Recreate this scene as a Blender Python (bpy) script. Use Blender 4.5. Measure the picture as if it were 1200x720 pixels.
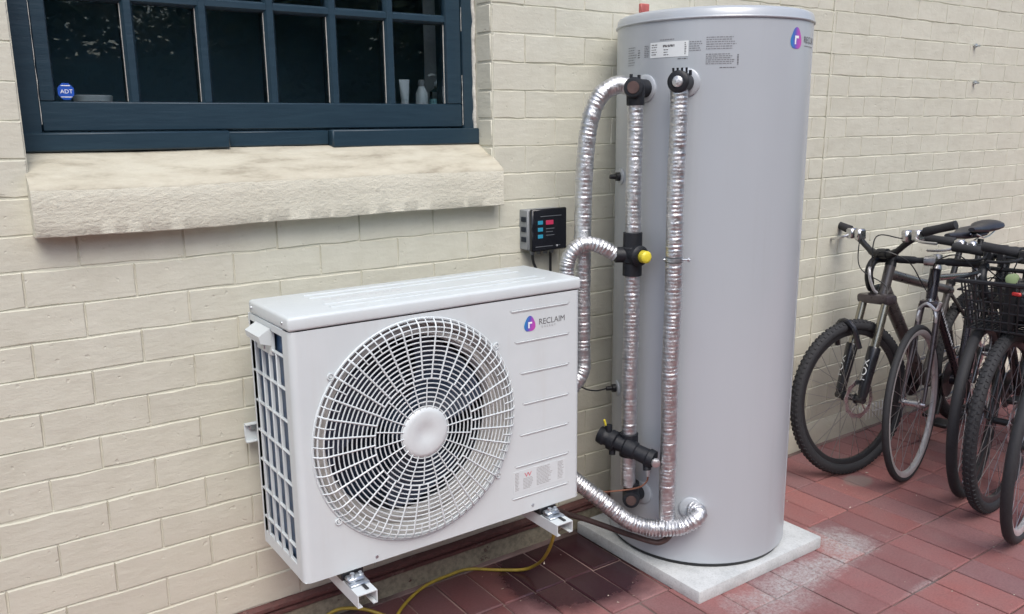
import bpy, bmesh, math, random
from mathutils import Vector, Matrix, noise
R_ = math.radians
PI = math.pi
random.seed(7)
S = bpy.context.scene
for o in list(bpy.data.objects): bpy.data.objects.remove(o)

# ------------------------------------------------------------------ camera
CAM = Vector((0.0, -2.2085, 1.4377)); YAW = 35.073; PITCH = -12.099; ROLL = -0.579; FPX = 994.4
y_, p_, r_ = R_(YAW), R_(PITCH), R_(ROLL)
F = Vector((math.sin(y_)*math.cos(p_), math.cos(y_)*math.cos(p_), math.sin(p_)))
RT = Vector((math.cos(y_), -math.sin(y_), 0)); UP = RT.cross(F)
R2 = RT*math.cos(r_) + UP*math.sin(r_); U2 = UP*math.cos(r_) - RT*math.sin(r_)
cd = bpy.data.cameras.new("camera"); cam = bpy.data.objects.new("camera", cd)
S.collection.objects.link(cam); S.camera = cam
cd.sensor_width = 36; cd.lens = FPX/1200*36; cd.clip_start = 0.05; cd.clip_end = 500
M = Matrix((R2, U2, -F)).transposed().to_4x4(); M.translation = CAM
cam.matrix_world = M
def proj(p):
    d = Vector(p)-CAM; z = d.dot(F)
    if z < 0.1: return (-9999, -9999, z)
    return (600+FPX*d.dot(R2)/z, 360-FPX*d.dot(U2)/z, z)

# ------------------------------------------------------------------ world and sun
SUN_EL, SUN_AZ = 52, 201            # azimuth measured from +y clockwise (sun stands in front of the wall, a little to the left)
W = bpy.data.worlds.new("World"); S.world = W; W.use_nodes = True
nt = W.node_tree; bg = nt.nodes["Background"]
sky = nt.nodes.new("ShaderNodeTexSky"); sky.sky_type = 'NISHITA'; sky.sun_disc = False
sky.sun_elevation = R_(SUN_EL); sky.sun_rotation = R_(SUN_AZ); sky.dust_density = 3.0; sky.air_density = 1.0; sky.ozone_density = 1.0
nt.links.new(sky.outputs[0], bg.inputs[0]); bg.inputs[1].default_value = 0.15
sl = bpy.data.lights.new("sun", 'SUN'); sl.energy = 1.5; sl.angle = R_(38); sl.color = (1.0, 0.985, 0.945)
so = bpy.data.objects.new("sun", sl); S.collection.objects.link(so)
sd = Vector((math.sin(R_(SUN_AZ))*math.cos(R_(SUN_EL)), math.cos(R_(SUN_AZ))*math.cos(R_(SUN_EL)), math.sin(R_(SUN_EL))))
so.rotation_euler = sd.to_track_quat('Z', 'Y').to_euler()
S.view_settings.view_transform = 'Standard'; S.view_settings.look = 'None'
S.view_settings.exposure = 0.40; S.view_settings.gamma = 1.0

# ------------------------------------------------------------------ materials
def rgb(c): return (c[0], c[1], c[2], 1)
class NT:
    def __init__(s, name):
        s.m = bpy.data.materials.new(name); s.m.use_nodes = True; s.t = s.m.node_tree
        s.b = s.t.nodes["Principled BSDF"]
    def n(s, typ, **kw):
        x = s.t.nodes.new(typ)
        for k, v in kw.items():
            if k.startswith('i_'): x.inputs[int(k[2:]) if k[2:].isdigit() else k[2:].replace('_', ' ')].default_value = v
            else: setattr(x, k, v)
        return x
    def l(s, a, b): s.t.links.new(a, b)
    def pos(s): return s.n("ShaderNodeNewGeometry").outputs['Position']
    def obj(s): return s.n("ShaderNodeTexCoord").outputs['Object']
    def scale(s, vec, sc):
        m = s.n("ShaderNodeMapping"); m.inputs['Scale'].default_value = sc; s.l(vec, m.inputs[0]); return m.outputs[0]
    def noise(s, vec, scale, detail=4, rough=.55, out='Fac'):
        x = s.n("ShaderNodeTexNoise"); x.inputs['Scale'].default_value = scale; x.inputs['Detail'].default_value = detail
        x.inputs['Roughness'].default_value = rough; s.l(vec, x.inputs['Vector']); return x.outputs[out]
    def ramp(s, fac, stops):
        x = s.n("ShaderNodeValToRGB"); e = x.color_ramp.elements
        while len(e) < len(stops): e.new(.5)
        for i, (p, c) in enumerate(stops):
            e[i].position = p; e[i].color = rgb(c) if hasattr(c, '__len__') else (c, c, c, 1)
        s.l(fac, x.inputs[0]); return x.outputs[0]
    def mix(s, fac, a, b, mode='MIX'):
        x = s.n("ShaderNodeMix", data_type='RGBA', blend_type=mode)
        for v, i in ((fac, 0), (a, 6), (b, 7)):
            if isinstance(v, (int, float)): x.inputs[i].default_value = v
            elif hasattr(v, '__len__') and not hasattr(v, 'links'): x.inputs[i].default_value = rgb(v)
            else: s.l(v, x.inputs[i])
        return x.outputs[2]
    def math(s, op, a, b=None, clamp=False):
        x = s.n("ShaderNodeMath", operation=op, use_clamp=clamp)
        for i, v in enumerate((a, b)):
            if v is None: continue
            if isinstance(v, (int, float)): x.inputs[i].default_value = v
            else: s.l(v, x.inputs[i])
        return x.outputs[0]
    def bump(s, h, strength=.3, dist=.01, prev=None):
        x = s.n("ShaderNodeBump"); x.inputs['Strength'].default_value = strength; x.inputs['Distance'].default_value = dist
        s.l(h, x.inputs['Height'])
        if prev is not None: s.l(prev, x.inputs['Normal'])
        return x.outputs[0]
    def col(s, c): s.l(c, s.b.inputs['Base Color']) if hasattr(c, 'links') else setattr(s.b.inputs['Base Color'], 'default_value', rgb(c))
    def rough(s, v): s.l(v, s.b.inputs['Roughness']) if hasattr(v, 'links') else setattr(s.b.inputs['Roughness'], 'default_value', v)
    def nrm(s, v): s.l(v, s.b.inputs['Normal'])

MATS = {}
def simple(name, c, rough=.5, metal=0, var=.12, bump=.0, scale=30, coat=0, spec=.5):
    t = NT(name); n = t.noise(t.pos(), scale, 5, .6)
    lo = tuple(x*(1-var) for x in c); hi = tuple(min(1, x*(1+var)) for x in c)
    t.col(t.ramp(n, [(.3, lo), (.7, hi)])); t.b.inputs['Metallic'].default_value = metal
    t.rough(t.ramp(n, [(.3, max(.03, rough-.06)), (.7, min(1, rough+.06))]))
    t.b.inputs['Specular IOR Level'].default_value = spec
    if coat: t.b.inputs['Coat Weight'].default_value = coat; t.b.inputs['Coat Roughness'].default_value = .08
    if bump: t.nrm(t.bump(n, bump, .003))
    MATS[name] = t.m; return t.m

def brick_paint():
    t = NT('cream_masonry_paint'); P = t.pos()
    big = t.noise(P, 2.2, 4, .6); mid = t.noise(P, 14, 6, .65); fine = t.noise(P, 120, 4, .7)
    stretch = t.noise(t.scale(P, (10, 10, 34)), 1.6, 5, .6)
    c = t.ramp(big, [(.3, (.568, .565, .482)), (.7, (.618, .615, .530))])
    c = t.mix(.35, c, t.ramp(mid, [(.35, (.545, .528, .435)), (.6, (.645, .635, .545))]))
    oi = t.n("ShaderNodeObjectInfo").outputs['Random']
    c = t.mix(1, c, t.ramp(oi, [(0, .955), (1, 1.0)]), 'MULTIPLY')
    # grime spots and chips, and splash dirt close to the ground
    sp = t.noise(P, 38, 3, .5); c = t.mix(t.ramp(sp, [(.735, 0.), (.80, .55)]), c, (.30, .27, .22))
    z = t.n("ShaderNodeSeparateXYZ"); t.l(P, z.inputs[0])
    low = t.math('MULTIPLY', t.ramp(z.outputs[2], [(.0, 1.), (.55, 0.)]), t.ramp(mid, [(.35, .25), (.7, .9)]))
    c = t.mix(t.math('MULTIPLY', low, .34), c, (.36, .30, .25))
    t.col(c); t.rough(.72); t.b.inputs['Specular IOR Level'].default_value = .3
    pit = t.ramp(t.noise(P, 46, 2, .4), [(.68, 1.), (.74, 0.)]); lump = t.noise(t.scale(P, (1, 1, 2.2)), 6, 5, .6)
    b = t.bump(lump, .28, .012); b = t.bump(pit, .4, .003, b); b = t.bump(mid, .27, .006, b); b = t.bump(stretch, .26, .004, b); b = t.bump(fine, .30, .0012, b); t.nrm(b)
    MATS['wall'] = t.m
brick_paint()

def stucco():
    t = NT('rough_painted_render'); P = t.pos()
    n = t.noise(t.scale(P, (26, 26, 48)), 1.6, 6, .7); big = t.noise(P, 5, 4)
    c = t.ramp(big, [(.3, (.575, .560, .470)), (.7, (.635, .62, .525))])
    t.col(c); t.rough(.8); b = t.bump(n, .62, .009); t.nrm(t.bump(t.noise(P, 190, 3), .4, .002, b)); MATS['stucco'] = t.m
    t = NT('weathered_sill_render'); P = t.pos()
    n = t.noise(t.scale(P, (5, 14, 14)), 1.5, 6, .65)
    c = t.ramp(n, [(.33, (.35, .32, .25)), (.47, (.485, .455, .365)), (.62, (.55, .525, .43))])
    t.col(c); t.rough(.75); t.nrm(t.bump(n, .5, .008, t.bump(t.noise(P, 60, 5), .5, .004))); MATS['sill_top'] = t.m
stucco()

def navy():
    t = NT('navy_gloss_paint'); P = t.pos()
    n = t.noise(t.scale(P, (3, 3, 25)), 3, 5, .6); f = t.noise(P, 60, 4)
    c = t.ramp(n, [(.3, (.0135, .034, .054)), (.7, (.018, .043, .065))])
    t.col(c); t.rough(.38); t.nrm(t.bump(n, .2, .004, t.bump(f, .15, .001))); MATS['navy'] = t.m
navy()

def glass():
    t = NT('window_glass'); t.t.nodes.remove(t.b)
    tr = t.n("ShaderNodeBsdfTransparent"); tr.inputs[0].default_value = (.94, .98, .99, 1)
    gl = t.n("ShaderNodeBsdfGlossy"); gl.inputs['Roughness'].default_value = .0; gl.inputs['Color'].default_value = (1, 1, 1, 1)
    w = t.bump(t.noise(t.pos(), 3, 2), .06, .02); t.l(w, gl.inputs['Normal'])
    fr = t.n("ShaderNodeFresnel"); fr.inputs[0].default_value = 1.5
    mx = t.n("ShaderNodeMixShader"); t.l(fr.outputs[0], mx.inputs[0]); t.l(tr.outputs[0], mx.inputs[1]); t.l(gl.outputs[0], mx.inputs[2])
    t.l(mx.outputs[0], t.t.nodes["Material Output"].inputs[0]); MATS['glass'] = t.m
glass()

def foil():
    t = NT('aluminium_foil_wrap'); P = t.pos()
    n = t.noise(P, 55, 5, .65); f = t.noise(t.scale(P, (120, 120, 60)), 1, 4, .6)
    t.col(t.ramp(n, [(.3, (.56, .57, .59)), (.7, (.76, .77, .79))])); t.b.inputs['Metallic'].default_value = 1
    t.rough(t.ramp(n, [(.3, .30), (.7, .52)])); t.nrm(t.bump(f, .55, .003, t.bump(n, .45, .006))); MATS['foil'] = t.m
foil()

def stain(t, P, X, Y, cx, cy, rx, ry, lo, hi, ns=8, na=.7):
    a = t.math('DIVIDE', t.math('SUBTRACT', X, cx), rx); b = t.math('DIVIDE', t.math('SUBTRACT', Y, cy), ry)
    d = t.math('SQRT', t.math('ADD', t.math('MULTIPLY', a, a), t.math('MULTIPLY', b, b)))
    d = t.math('ADD', d, t.math('MULTIPLY', t.math('SUBTRACT', t.noise(P, ns, 10, .78), .5), na*2.6))
    return t.ramp(d, [(lo, 1.), (hi, 0.)])
SLURRY = ((2.22, -.69, .42, .085, .85, 13), (2.50, -.63, .12, .13, .8, 15), (2.02, -.76, .22, .08, .5, 17), (2.46, -.955, .12, .02, .35, 18))
def slurry(t, P, X, Y, c):
    gr = t.ramp(t.noise(P, 75, 6, .75), [(.36, .15), (.60, 1.)])
    for (cx, cy, rx, ry, s, k) in SLURRY:
        c = t.mix(t.math('MULTIPLY', t.math('MULTIPLY', stain(t, P, X, Y, cx, cy, rx, ry, .35, 1.2, k, .8), s), gr), c, (.42, .415, .415))
    return c
def paver():
    t = NT('red_clay_paver'); P = t.pos()
    oi = t.n("ShaderNodeObjectInfo").outputs['Random']
    base = t.ramp(oi, [(0, (.215, .095, .098)), (.25, (.295, .118, .118)), (.5, (.240, .122, .128)), (.75, (.350, .138, .128)), (.9, (.265, .102, .100)), (1, (.195, .106, .114))])
    mid = t.noise(P, 9, 6, .65); fine = t.noise(P, 150, 4, .7); big = t.noise(P, 1.7, 4, .6)
    c = t.mix(t.ramp(mid, [(.35, 0.), (.75, .45)]), base, (.25, .165, .165))
    c = t.mix(t.ramp(fine, [(.3, .35), (.6, 0.)]), c, (.085, .035, .032))
    c = t.mix(t.ramp(big, [(.55, 0.), (.70, .22)]), c, (.34, .235, .23))
    xyz = t.n("ShaderNodeSeparateXYZ"); t.l(P, xyz.inputs[0]); X, Y = xyz.outputs[0], xyz.outputs[1]
    blob = lambda *a: stain(t, P, X, Y, *a)
    # dried cement slurry round the slab
    c = slurry(t, P, X, Y, c)
    # old mortar spill by the front wheel
    c = t.mix(t.math('MULTIPLY', blob(3.02, -.36, .075, .06, .7, 1.0, 30, .25), .5), c, (.25, .24, .215))
    # wetted pavers under the pipework; the wider blob paints shade under the unit
    wet_shade = t.math('MAXIMUM', blob(1.64, -.20, .33, .29, .74, 1.0, 6, .20), t.math('MULTIPLY', blob(1.35, -.10, .7, .30, .6, 1.1, 5, .25), .6))
    wet_shade = t.math('MULTIPLY', wet_shade, 1.0)
    c = t.mix(wet_shade, c, t.mix(1, c, (.16, .14, .19), 'MULTIPLY'))
    t.col(c); t.rough(t.mix(wet_shade, t.ramp(mid, [(.3, .68), (.7, .85)]), (.22, .22, .22)))
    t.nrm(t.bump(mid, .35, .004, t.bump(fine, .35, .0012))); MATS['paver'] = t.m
    t = NT('sandy_joint_fill'); P = t.pos(); n = t.noise(P, 80, 5, .7); b = t.noise(P, 2.5, 3)
    c = t.mix(t.ramp(b, [(.42, 0.), (.6, .9)]), t.ramp(n, [(.3, (.06, .04, .037)), (.7, (.11, .078, .07))]), (.30, .21, .195))
    xyz = t.n("ShaderNodeSeparateXYZ"); t.l(P, xyz.inputs[0]); c = slurry(t, P, xyz.outputs[0], xyz.outputs[1], c)
    t.col(c); t.rough(.9); t.nrm(t.bump(n, .5, .003)); MATS['joint'] = t.m
paver()

def concrete():
    t = NT('pale_concrete'); P = t.pos(); n = t.noise(P, 10, 6, .7); f = t.noise(P, 140, 4, .7)
    c = t.ramp(n, [(.3, (.42, .445, .455)), (.5, (.55, .575, .585)), (.75, (.63, .655, .665))])
    c = t.mix(t.ramp(f, [(.3, .4), (.5, 0.)]), c, (.27, .27, .265))
    t.col(c); t.rough(.8); t.nrm(t.bump(f, .5, .002, t.bump(n, .3, .004))); MATS['concrete'] = t.m
concrete()

def tankm():
    t = NT('pearl_grey_tank_enamel'); P = t.pos()
    n = t.noise(t.scale(P, (1, 1, .25)), 3, 3, .5); f = t.noise(P, 45, 5, .6)
    t.col(t.ramp(n, [(.35, (.425, .460, .500)), (.65, (.452, .487, .528))])); t.b.inputs['Metallic'].default_value = .08
    st_ = t.noise(t.scale(P, (22, 22, .8)), 1.2, 6, .7); sc_ = t.noise(P, 16, 7, .8)
    cc = t.b.inputs['Base Color'].links[0].from_socket; cc = t.mix(t.ramp(st_, [(.55, 0.), (.75, .16)]), cc, (.36, .37, .38)); cc = t.mix(t.ramp(sc_, [(.66, 0.), (.72, .10)]), cc, (.60, .60, .58)); t.col(cc)
    t.rough(t.ramp(f, [(.3, .30), (.7, .38)])); t.b.inputs['Coat Weight'].default_value = .35; t.b.inputs['Coat Roughness'].default_value = .12
    t.nrm(t.bump(t.noise(P, 1.8, 2), .12, .03, t.bump(f, .04, .001))); MATS['tank'] = t.m
tankm()
def whitem():
    t = NT('white_powder_coated_steel'); P = t.pos(); n = t.noise(P, 6, 4, .6); f = t.noise(P, 70, 5, .7)
    c = t.ramp(n, [(.3, (.590, .642, .662)), (.7, (.63, .682, .702))])
    c = t.mix(t.ramp(f, [(.66, 0.), (.76, .28)]), c, (.45, .43, .40)); c = t.mix(t.ramp(t.noise(t.scale(P, (14, 14, 1.0)), 1.5, 5, .7), [(.52, 0.), (.8, .18)]), c, (.48, .46, .42))
    z = t.n("ShaderNodeSeparateXYZ"); t.l(P, z.inputs[0])
    t.col(c); t.rough(t.ramp(f, [(.3, .30), (.7, .42)])); t.nrm(t.bump(n, .05, .004)); MATS['white'] = t.m
whitem()
def logo_m():
    t = NT('logo_gradient_print'); o = t.obj(); s = t.n("ShaderNodeSeparateXYZ"); t.l(o, s.inputs[0]); return t, s
simple('guard', (.64, .69, .71), .35, var=.04)
simple('shroud', (.50, .49, .47), .6, var=.08)
simple('fan_blade', (.026, .042, .072), .35, var=.2)
simple('coil', (.050, .095, .175), .4, .1, var=.35, scale=90)
simple('dark_void', (.012, .018, .028), .9, var=.1)
simple('black_foam', (.007, .009, .014), .55, var=.3, bump=.4, scale=60)
simple('black_plastic', (.014, .015, .018), .35, var=.2)
simple('rubber', (.022, .023, .027), .75, var=.3, bump=.3, scale=120)
simple('rim_black', (.03, .03, .034), .35, .3)
simple('rim_silver', (.66, .66, .68), .35, .6)
simple('steel', (.60, .60, .62), .28, 1, var=.1)
simple('spoke_steel', (.40, .40, .42), .35, 1, var=.1)
simple('galv', (.52, .56, .60), .35, .9, var=.25, scale=60)
simple('yellow_plastic', (.72, .62, .05), .4, var=.08)
simple('yellow_cable', (.34, .25, .035), .45, var=.2)
simple('copper', (.22, .10, .065), .5, .5, var=.3)
simple('brown_pipe', (.075, .045, .042), .6, .0, var=.3)
def peel(name, a, b, lo, hi, k):
    t = NT(name); P = t.pos(); n = t.noise(t.scale(P, (1, 1, 1.6)), k, 8, .72); f = t.noise(P, 70, 4)
    m_ = t.ramp(n, [(lo, 0.), (hi, 1.)]); c = t.mix(m_, a, b); c = t.mix(t.ramp(f, [(.35, .4), (.6, 0.)]), c, (.04, .03, .028))
    t.col(c); t.rough(.6); t.nrm(t.bump(m_, .5, .003, t.bump(f, .4, .002))); MATS[name] = t.m
peel('plinth_paint', (.30, .27, .205), (.11, .045, .042), .60, .63, 13)
peel('maroon', (.135, .058, .054), (.26, .16, .14), .58, .66, 24)
simple('grey_print', (.13, .13, .14), .6, var=.05)
simple('faint_print', (.22, .225, .24), .6, var=.05)
simple('unit_print_shade', (.36, .36, .365), .6, var=.05)  # grey of the printing, also of the painted shadow lines over the louvres
simple('red_print', (.62, .12, .16), .6, var=.05)
simple('label_white', (.72, .76, .78), .5, var=.03)
simple('chrome_label', (.55, .56, .57), .5, var=.05)
simple('sticker_blue', (.02, .09, .46), .35, var=.05)
simple('print_white', (.85, .87, .9), .5, var=.02)
simple('mtb_frame', (.105, .098, .098), .30, .4, coat=.4, var=.15)
simple('fork_gold', (.36, .345, .29), .22, .9, var=.1)
simple('road_frame', (.022, .020, .030), .28, .2, coat=.5)
simple('road_head', (.075, .062, .070), .3, .5, coat=.4)
simple('black_frame', (.016, .017, .022), .3, .2, coat=.5)
simple('bag_film', (.02, .022, .028), .18, var=.3, bump=.8, scale=30)
simple('saddle', (.022, .024, .034), .42, var=.25, bump=.2)
simple('red_plastic', (.45, .03, .03), .3)
simple('lamp_green', (.32, .42, .22), .3)
simple('red_cap', (.42, .11, .10), .5, var=.2)
simple('box_grey', (.24, .255, .27), .5, var=.05)
simple('cosmetic', (.82, .88, .90), .35, var=.03)
simple('aqua', (.30, .60, .66), .2, var=.1)
simple('room_wall', (.24, .40, .50), .8, var=.05)
simple('white_trim', (.80, .83, .84), .5, var=.03)
simple('caulk', (.55, .54, .50), .7, var=.2, bump=.8, scale=70)
simple('chip', (.66, .66, .62), .7, var=.1)
simple('bark', (.055, .042, .03), .9, var=.3, bump=.5)
simple('crumb', (.58, .52, .44), .8, var=.2)
simple('lawn', (.05, .07, .025), .9, var=.4)
def emit(name, c, s):
    t = NT(name); t.col((.01, .01, .012)); t.b.inputs['Emission Color'].default_value = rgb(c); t.b.inputs['Emission Strength'].default_value = s; MATS[name] = t.m
emit('screen_cyan', (.02, .32, .50), .55); emit('screen_red', (.55, .03, .10), .6); emit('screen_grey', (.14, .15, .17), .5)
simple('screen', (.010, .011, .016), .18, var=.1)
def leafm():
    t = NT('tree_leaf'); n = t.noise(t.pos(), 3, 3)
    t.col(t.ramp(n, [(.3, (.045, .075, .040)), (.7, (.080, .12, .060))])); t.b.inputs['Specular IOR Level'].default_value = .12; t.rough(.6); MATS['leaf'] = t.m
leafm()

# ------------------------------------------------------------------ mesh helpers
class MB:
    def __init__(s): s.v = []; s.f = []; s.m = []
    def add(s, v, f, mi=0):
        b = len(s.v); s.v += [Vector(x) for x in v]; s.f += [tuple(i+b for i in q) for q in f]; s.m += [mi]*len(f); return s
    def xf(s, fn): s.v = [fn(v) for v in s.v]; return s
    def box(s, x0, x1, y0, y1, z0, z1, bev=0, mi=0, seg=1):
        if not bev:
            v = [(x, y, z) for z in (z0, z1) for y in (y0, y1) for x in (x0, x1)]
            return s.add(v, [(0, 2, 3, 1), (4, 5, 7, 6), (0, 1, 5, 4), (2, 6, 7, 3), (0, 4, 6, 2), (1, 3, 7, 5)], mi)
        bm = bmesh.new(); bmesh.ops.create_cube(bm, size=1)
        for v in bm.verts: v.co = Vector(((x0+x1)/2+v.co.x*(x1-x0), (y0+y1)/2+v.co.y*(y1-y0), (z0+z1)/2+v.co.z*(z1-z0)))
        bmesh.ops.bevel(bm, geom=list(bm.edges), offset=bev, segments=seg, profile=.5, affect='EDGES')
        bm.verts.index_update(); s.add([v.co.copy() for v in bm.verts], [[v.index for v in f.verts] for f in bm.faces], mi); bm.free(); return s
    def lathe(s, p, d, prof, n=24, mi=0, cap=True, a0=0):
        d = Vector(d).normalized(); p = Vector(p)
        u = d.orthogonal().normalized(); w = d.cross(u); V = []; Fc = []
        for (t, r) in prof:
            for k in range(n):
                a = a0+2*PI*k/n; V.append(p+d*t+(u*math.cos(a)+w*math.sin(a))*r)
        for i in range(len(prof)-1):
            for k in range(n): Fc.append((i*n+k, i*n+(k+1) % n, (i+1)*n+(k+1) % n, (i+1)*n+k))
        if cap: Fc += [tuple(range(n-1, -1, -1)), tuple((len(prof)-1)*n+k for k in range(n))]
        return s.add(V, Fc, mi)
    def rod(s, p0, p1, r, n=12, mi=0, r1=None, bev=0):
        p0, p1 = Vector(p0), Vector(p1); L = (p1-p0).length; r1 = r if r1 is None else r1
        pr = [(0, r), (L, r1)] if not bev else [(0, r-bev), (bev, r), (L-bev, r1), (L, r1-bev)]
        return s.lathe(p0, p1-p0, pr, n, mi)
    def tube(s, pts, r, n=8, mi=0, closed=False, rf=None, cap=True):
        P = [Vector(p) for p in pts]; N = len(P); V = []; Fc = []; u = None
        for i, p in enumerate(P):
            a = P[(i-1) % N] if (closed or i > 0) else p; b = P[(i+1) % N] if (closed or i < N-1) else p
            t = (b-a).normalized()
            if u is None: u = t.orthogonal().normalized()
            u = (u-t*u.dot(t)).normalized(); w = t.cross(u)
            for k in range(n):
                an = 2*PI*k/n; rr = rf(i, an, p) if rf else r
                V.append(p+(u*math.cos(an)+w*math.sin(an))*rr)
        for i in range(N if closed else N-1):
            j = (i+1) % N
            for k in range(n): Fc.append((i*n+k, i*n+(k+1) % n, j*n+(k+1) % n, j*n+k))
        if cap and not closed: Fc += [tuple(range(n-1, -1, -1)), tuple((N-1)*n+k for k in range(n))]
        return s.add(V, Fc, mi)
    def ring(s, c, axis, R, r, n=48, m=6, mi=0):
        axis = Vector(axis).normalized(); u = axis.orthogonal().normalized(); w = axis.cross(u); c = Vector(c)
        return s.tube([c+(u*math.cos(2*PI*k/n)+w*math.sin(2*PI*k/n))*R for k in range(n)], r, m, mi, closed=True)
    def prism(s, poly, o, u, v, d, mi=0):
        o, u, v, d = map(Vector, (o, u, v, d)); n = len(poly)
        V = [o+u*a+v*b for a, b in poly]+[o+u*a+v*b+d for a, b in poly]
        return s.add(V, [tuple(range(n-1, -1, -1)), tuple(range(n, 2*n))]+[(i, (i+1) % n, n+(i+1) % n, n+i) for i in range(n)], mi)
    def mesh(s, name, mats, smooth=True, off=(0, 0, 0)):
        off = Vector(off); me = bpy.data.meshes.new(name)
        me.from_pydata([v-off for v in s.v], [], s.f)
        for m in (mats if isinstance(mats, (list, tuple)) else [mats]): me.materials.append(MATS[m] if isinstance(m, str) else m)
        me.polygons.foreach_set('material_index', s.m)
        bm = bmesh.new(); bm.from_mesh(me); bmesh.ops.recalc_face_normals(bm, faces=bm.faces); bm.to_mesh(me); bm.free()
        if smooth: me.polygons.foreach_set('use_smooth', [True]*len(me.polygons)); me.set_sharp_from_angle(angle=R_(38))
        me.update(); return me

def tag(o, label=None, cat=None, group=None, kind=None):
    if label: o['label'] = label
    if cat: o['category'] = cat
    if group: o['group'] = group
    if kind: o['kind'] = kind
    return o
def link(name, me, parent=None):
    o = bpy.data.objects.new(name, me); S.collection.objects.link(o)
    if parent is not None: o.parent = parent
    return o
def thing(name, loc, label, cat, group=None):
    o = bpy.data.objects.new(name, None); S.collection.objects.link(o); o.location = loc
    o.empty_display_size = .1
    return tag(o, label, cat, group)
def base(o):
    b = Vector((0, 0, 0))
    while o is not None: b += Vector(o.location); o = o.parent
    return b
def part(name, mb, mats, parent=None, smooth=True, label=None):
    """mesh authored in world coordinates, stored relative to its thing's base"""
    o = link(name, mb.mesh(name, mats, smooth, base(parent)), parent)
    if label: o['label'] = label
    return o
def spline(pts, step=.003):
    P = [Vector(p) for p in pts]; P = [P[0]*2-P[1]]+P+[P[-1]*2-P[-2]]; out = []
    for i in range(1, len(P)-2):
        a, b, c, d = P[i-1:i+3]; n = max(2, int((c-b).length/step))
        for k in range(n):
            t = k/n; out.append(.5*((2*b)+(c-a)*t+(2*a-5*b+4*c-d)*t*t+(3*b-a-3*c+d)*t*t*t))
    out.append(P[-2]); return out
def text_obj(name, s, size, mat, parent, fn, bold=0, spacing=1.0):
    cu = bpy.data.curves.new(name, 'FONT'); cu.body = s; cu.size = size; cu.offset = 0; cu.space_character = spacing; cu.resolution_u = 3
    t = bpy.data.objects.new(name, cu); S.collection.objects.link(t)
    me = bpy.data.meshes.new_from_object(t.evaluated_get(bpy.context.evaluated_depsgraph_get())); bpy.data.objects.remove(t)
    b = base(parent)
    bm = bmesh.new(); bm.from_mesh(me); bmesh.ops.triangulate(bm, faces=bm.faces)
    bmesh.ops.subdivide_edges(bm, edges=[e for e in bm.edges if e.calc_length() > size*.25], cuts=1)
    bm.to_mesh(me); bm.free()
    for v in me.vertices: v.co = Vector(fn(v.co.x, v.co.y))-b
    me.materials.clear(); me.materials.append(MATS[mat]); me.name = name
    return link(name, me, parent)

# ------------------------------------------------------------------ ground
CH = .0845; Z0 = 1.035                                # brick course height and reference course line
g = MB().add([(-60, -60, -.06), (60, -60, -.06), (60, 60, -.06), (-60, 60, -.06)], [(0, 1, 2, 3)])
tag(part('ground', g, 'lawn', None), kind='structure')
g = MB().box(-3.0, 8.5, -4.6, .02, -.05, -.0065)
paving = tag(part('paving', g, 'joint', None), kind='structure')
PW, PL = .119, .2325
def paver_mesh(seed):
    rnd = random.Random(seed); a, b = PW/2-.0026, PL/2-.0026; e = .004; mb = MB()
    j = lambda s: rnd.uniform(-s, s)
    out = [(-a+j(.001), -b+j(.0012)), (a+j(.001), -b+j(.0012)), (a+j(.001), b+j(.0012)), (-a+j(.001), b+j(.0012))]
    top = [(x*(1-e/a), y*(1-e/b)) for x, y in out]
    zz = [j(.0012) for _ in range(4)]
    V = [(x, y, -.012) for x, y in out]+[(x, y, -.0035+z) for (x, y), z in zip(out, zz)]+[(x, y, z) for (x, y), z in zip(top, zz)]
    Fc = [(8, 9, 10, 11)]+[(i, (i+1) % 4, 4+(i+1) % 4, 4+i) for i in range(4)]+[(4+i, 4+(i+1) % 4, 8+(i+1) % 4, 8+i) for i in range(4)]
    return mb.add(V, Fc)
pm = [paver_mesh(i).mesh('paver', 'paver') for i in range(7)]
cand = []
for r in range(-1, 20):
    yc = -.03-PL/2-.0+(-r)*PL+.0; off = random.Random(r+50).choice([0, .004, -.006, .008, 0])
    if r == -1: continue
    for k in range(-30, 52):
        xc = 2.51+PW/2+k*PW+off
        if xc < -2.9 or xc > 8.4 or yc < -4.5: continue
        p = proj((xc, yc, 0)); vis = -40 < p[0] < 1240 and 500 < p[1] < 790
        cand.append((0 if vis else 1, p[2] if p[2] > 0 else 99+abs(yc), xc, yc))
cand.sort(); rnd = random.Random(3); rest = MB()
for i, (vis, _, xc, yc) in enumerate(cand):
    dz = rnd.uniform(-.0024, .0014); rz = rnd.uniform(-.009, .009); flip = rnd.choice((0, PI))
    if vis == 0 and i < 300:
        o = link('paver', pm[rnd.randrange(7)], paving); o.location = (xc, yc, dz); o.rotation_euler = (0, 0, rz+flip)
    else:
        m = paver_mesh(rnd.randrange(7)); rest.add([v+Vector((xc, yc, dz)) for v in m.v], m.f)
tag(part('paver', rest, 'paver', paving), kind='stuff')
# thin cut strip of pavers along the wall foot
cb = MB().box(-3, 8.4, -.0295, -.002, -.012, -.0015, .002)
part('edge_strip', cb, 'joint', paving)
# crumbs and grit lying about
cr = MB(); rnd = random.Random(11)
for _ in range(150):
    x = rnd.uniform(1.0, 3.4); y = rnd.uniform(-1.25, -.08); s = rnd.choice((.0012, .002, .002, .003, .0045))
    V = [(x+rnd.uniform(-1, 1)*s*1.4, y+rnd.uniform(-1, 1)*s*1.4, rnd.uniform(0, s)) for _ in range(5)]
    cr.add(V, [(0, 1, 2), (0, 1, 3), (1, 2, 3), (0, 2, 3), (0, 1, 4), (1, 2, 4), (0, 2, 4)])
tag(part('grit', cr, 'crumb', None, False), 'pale crumbs of mortar and grit scattered over the red pavers', 'grit', kind='stuff')

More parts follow.
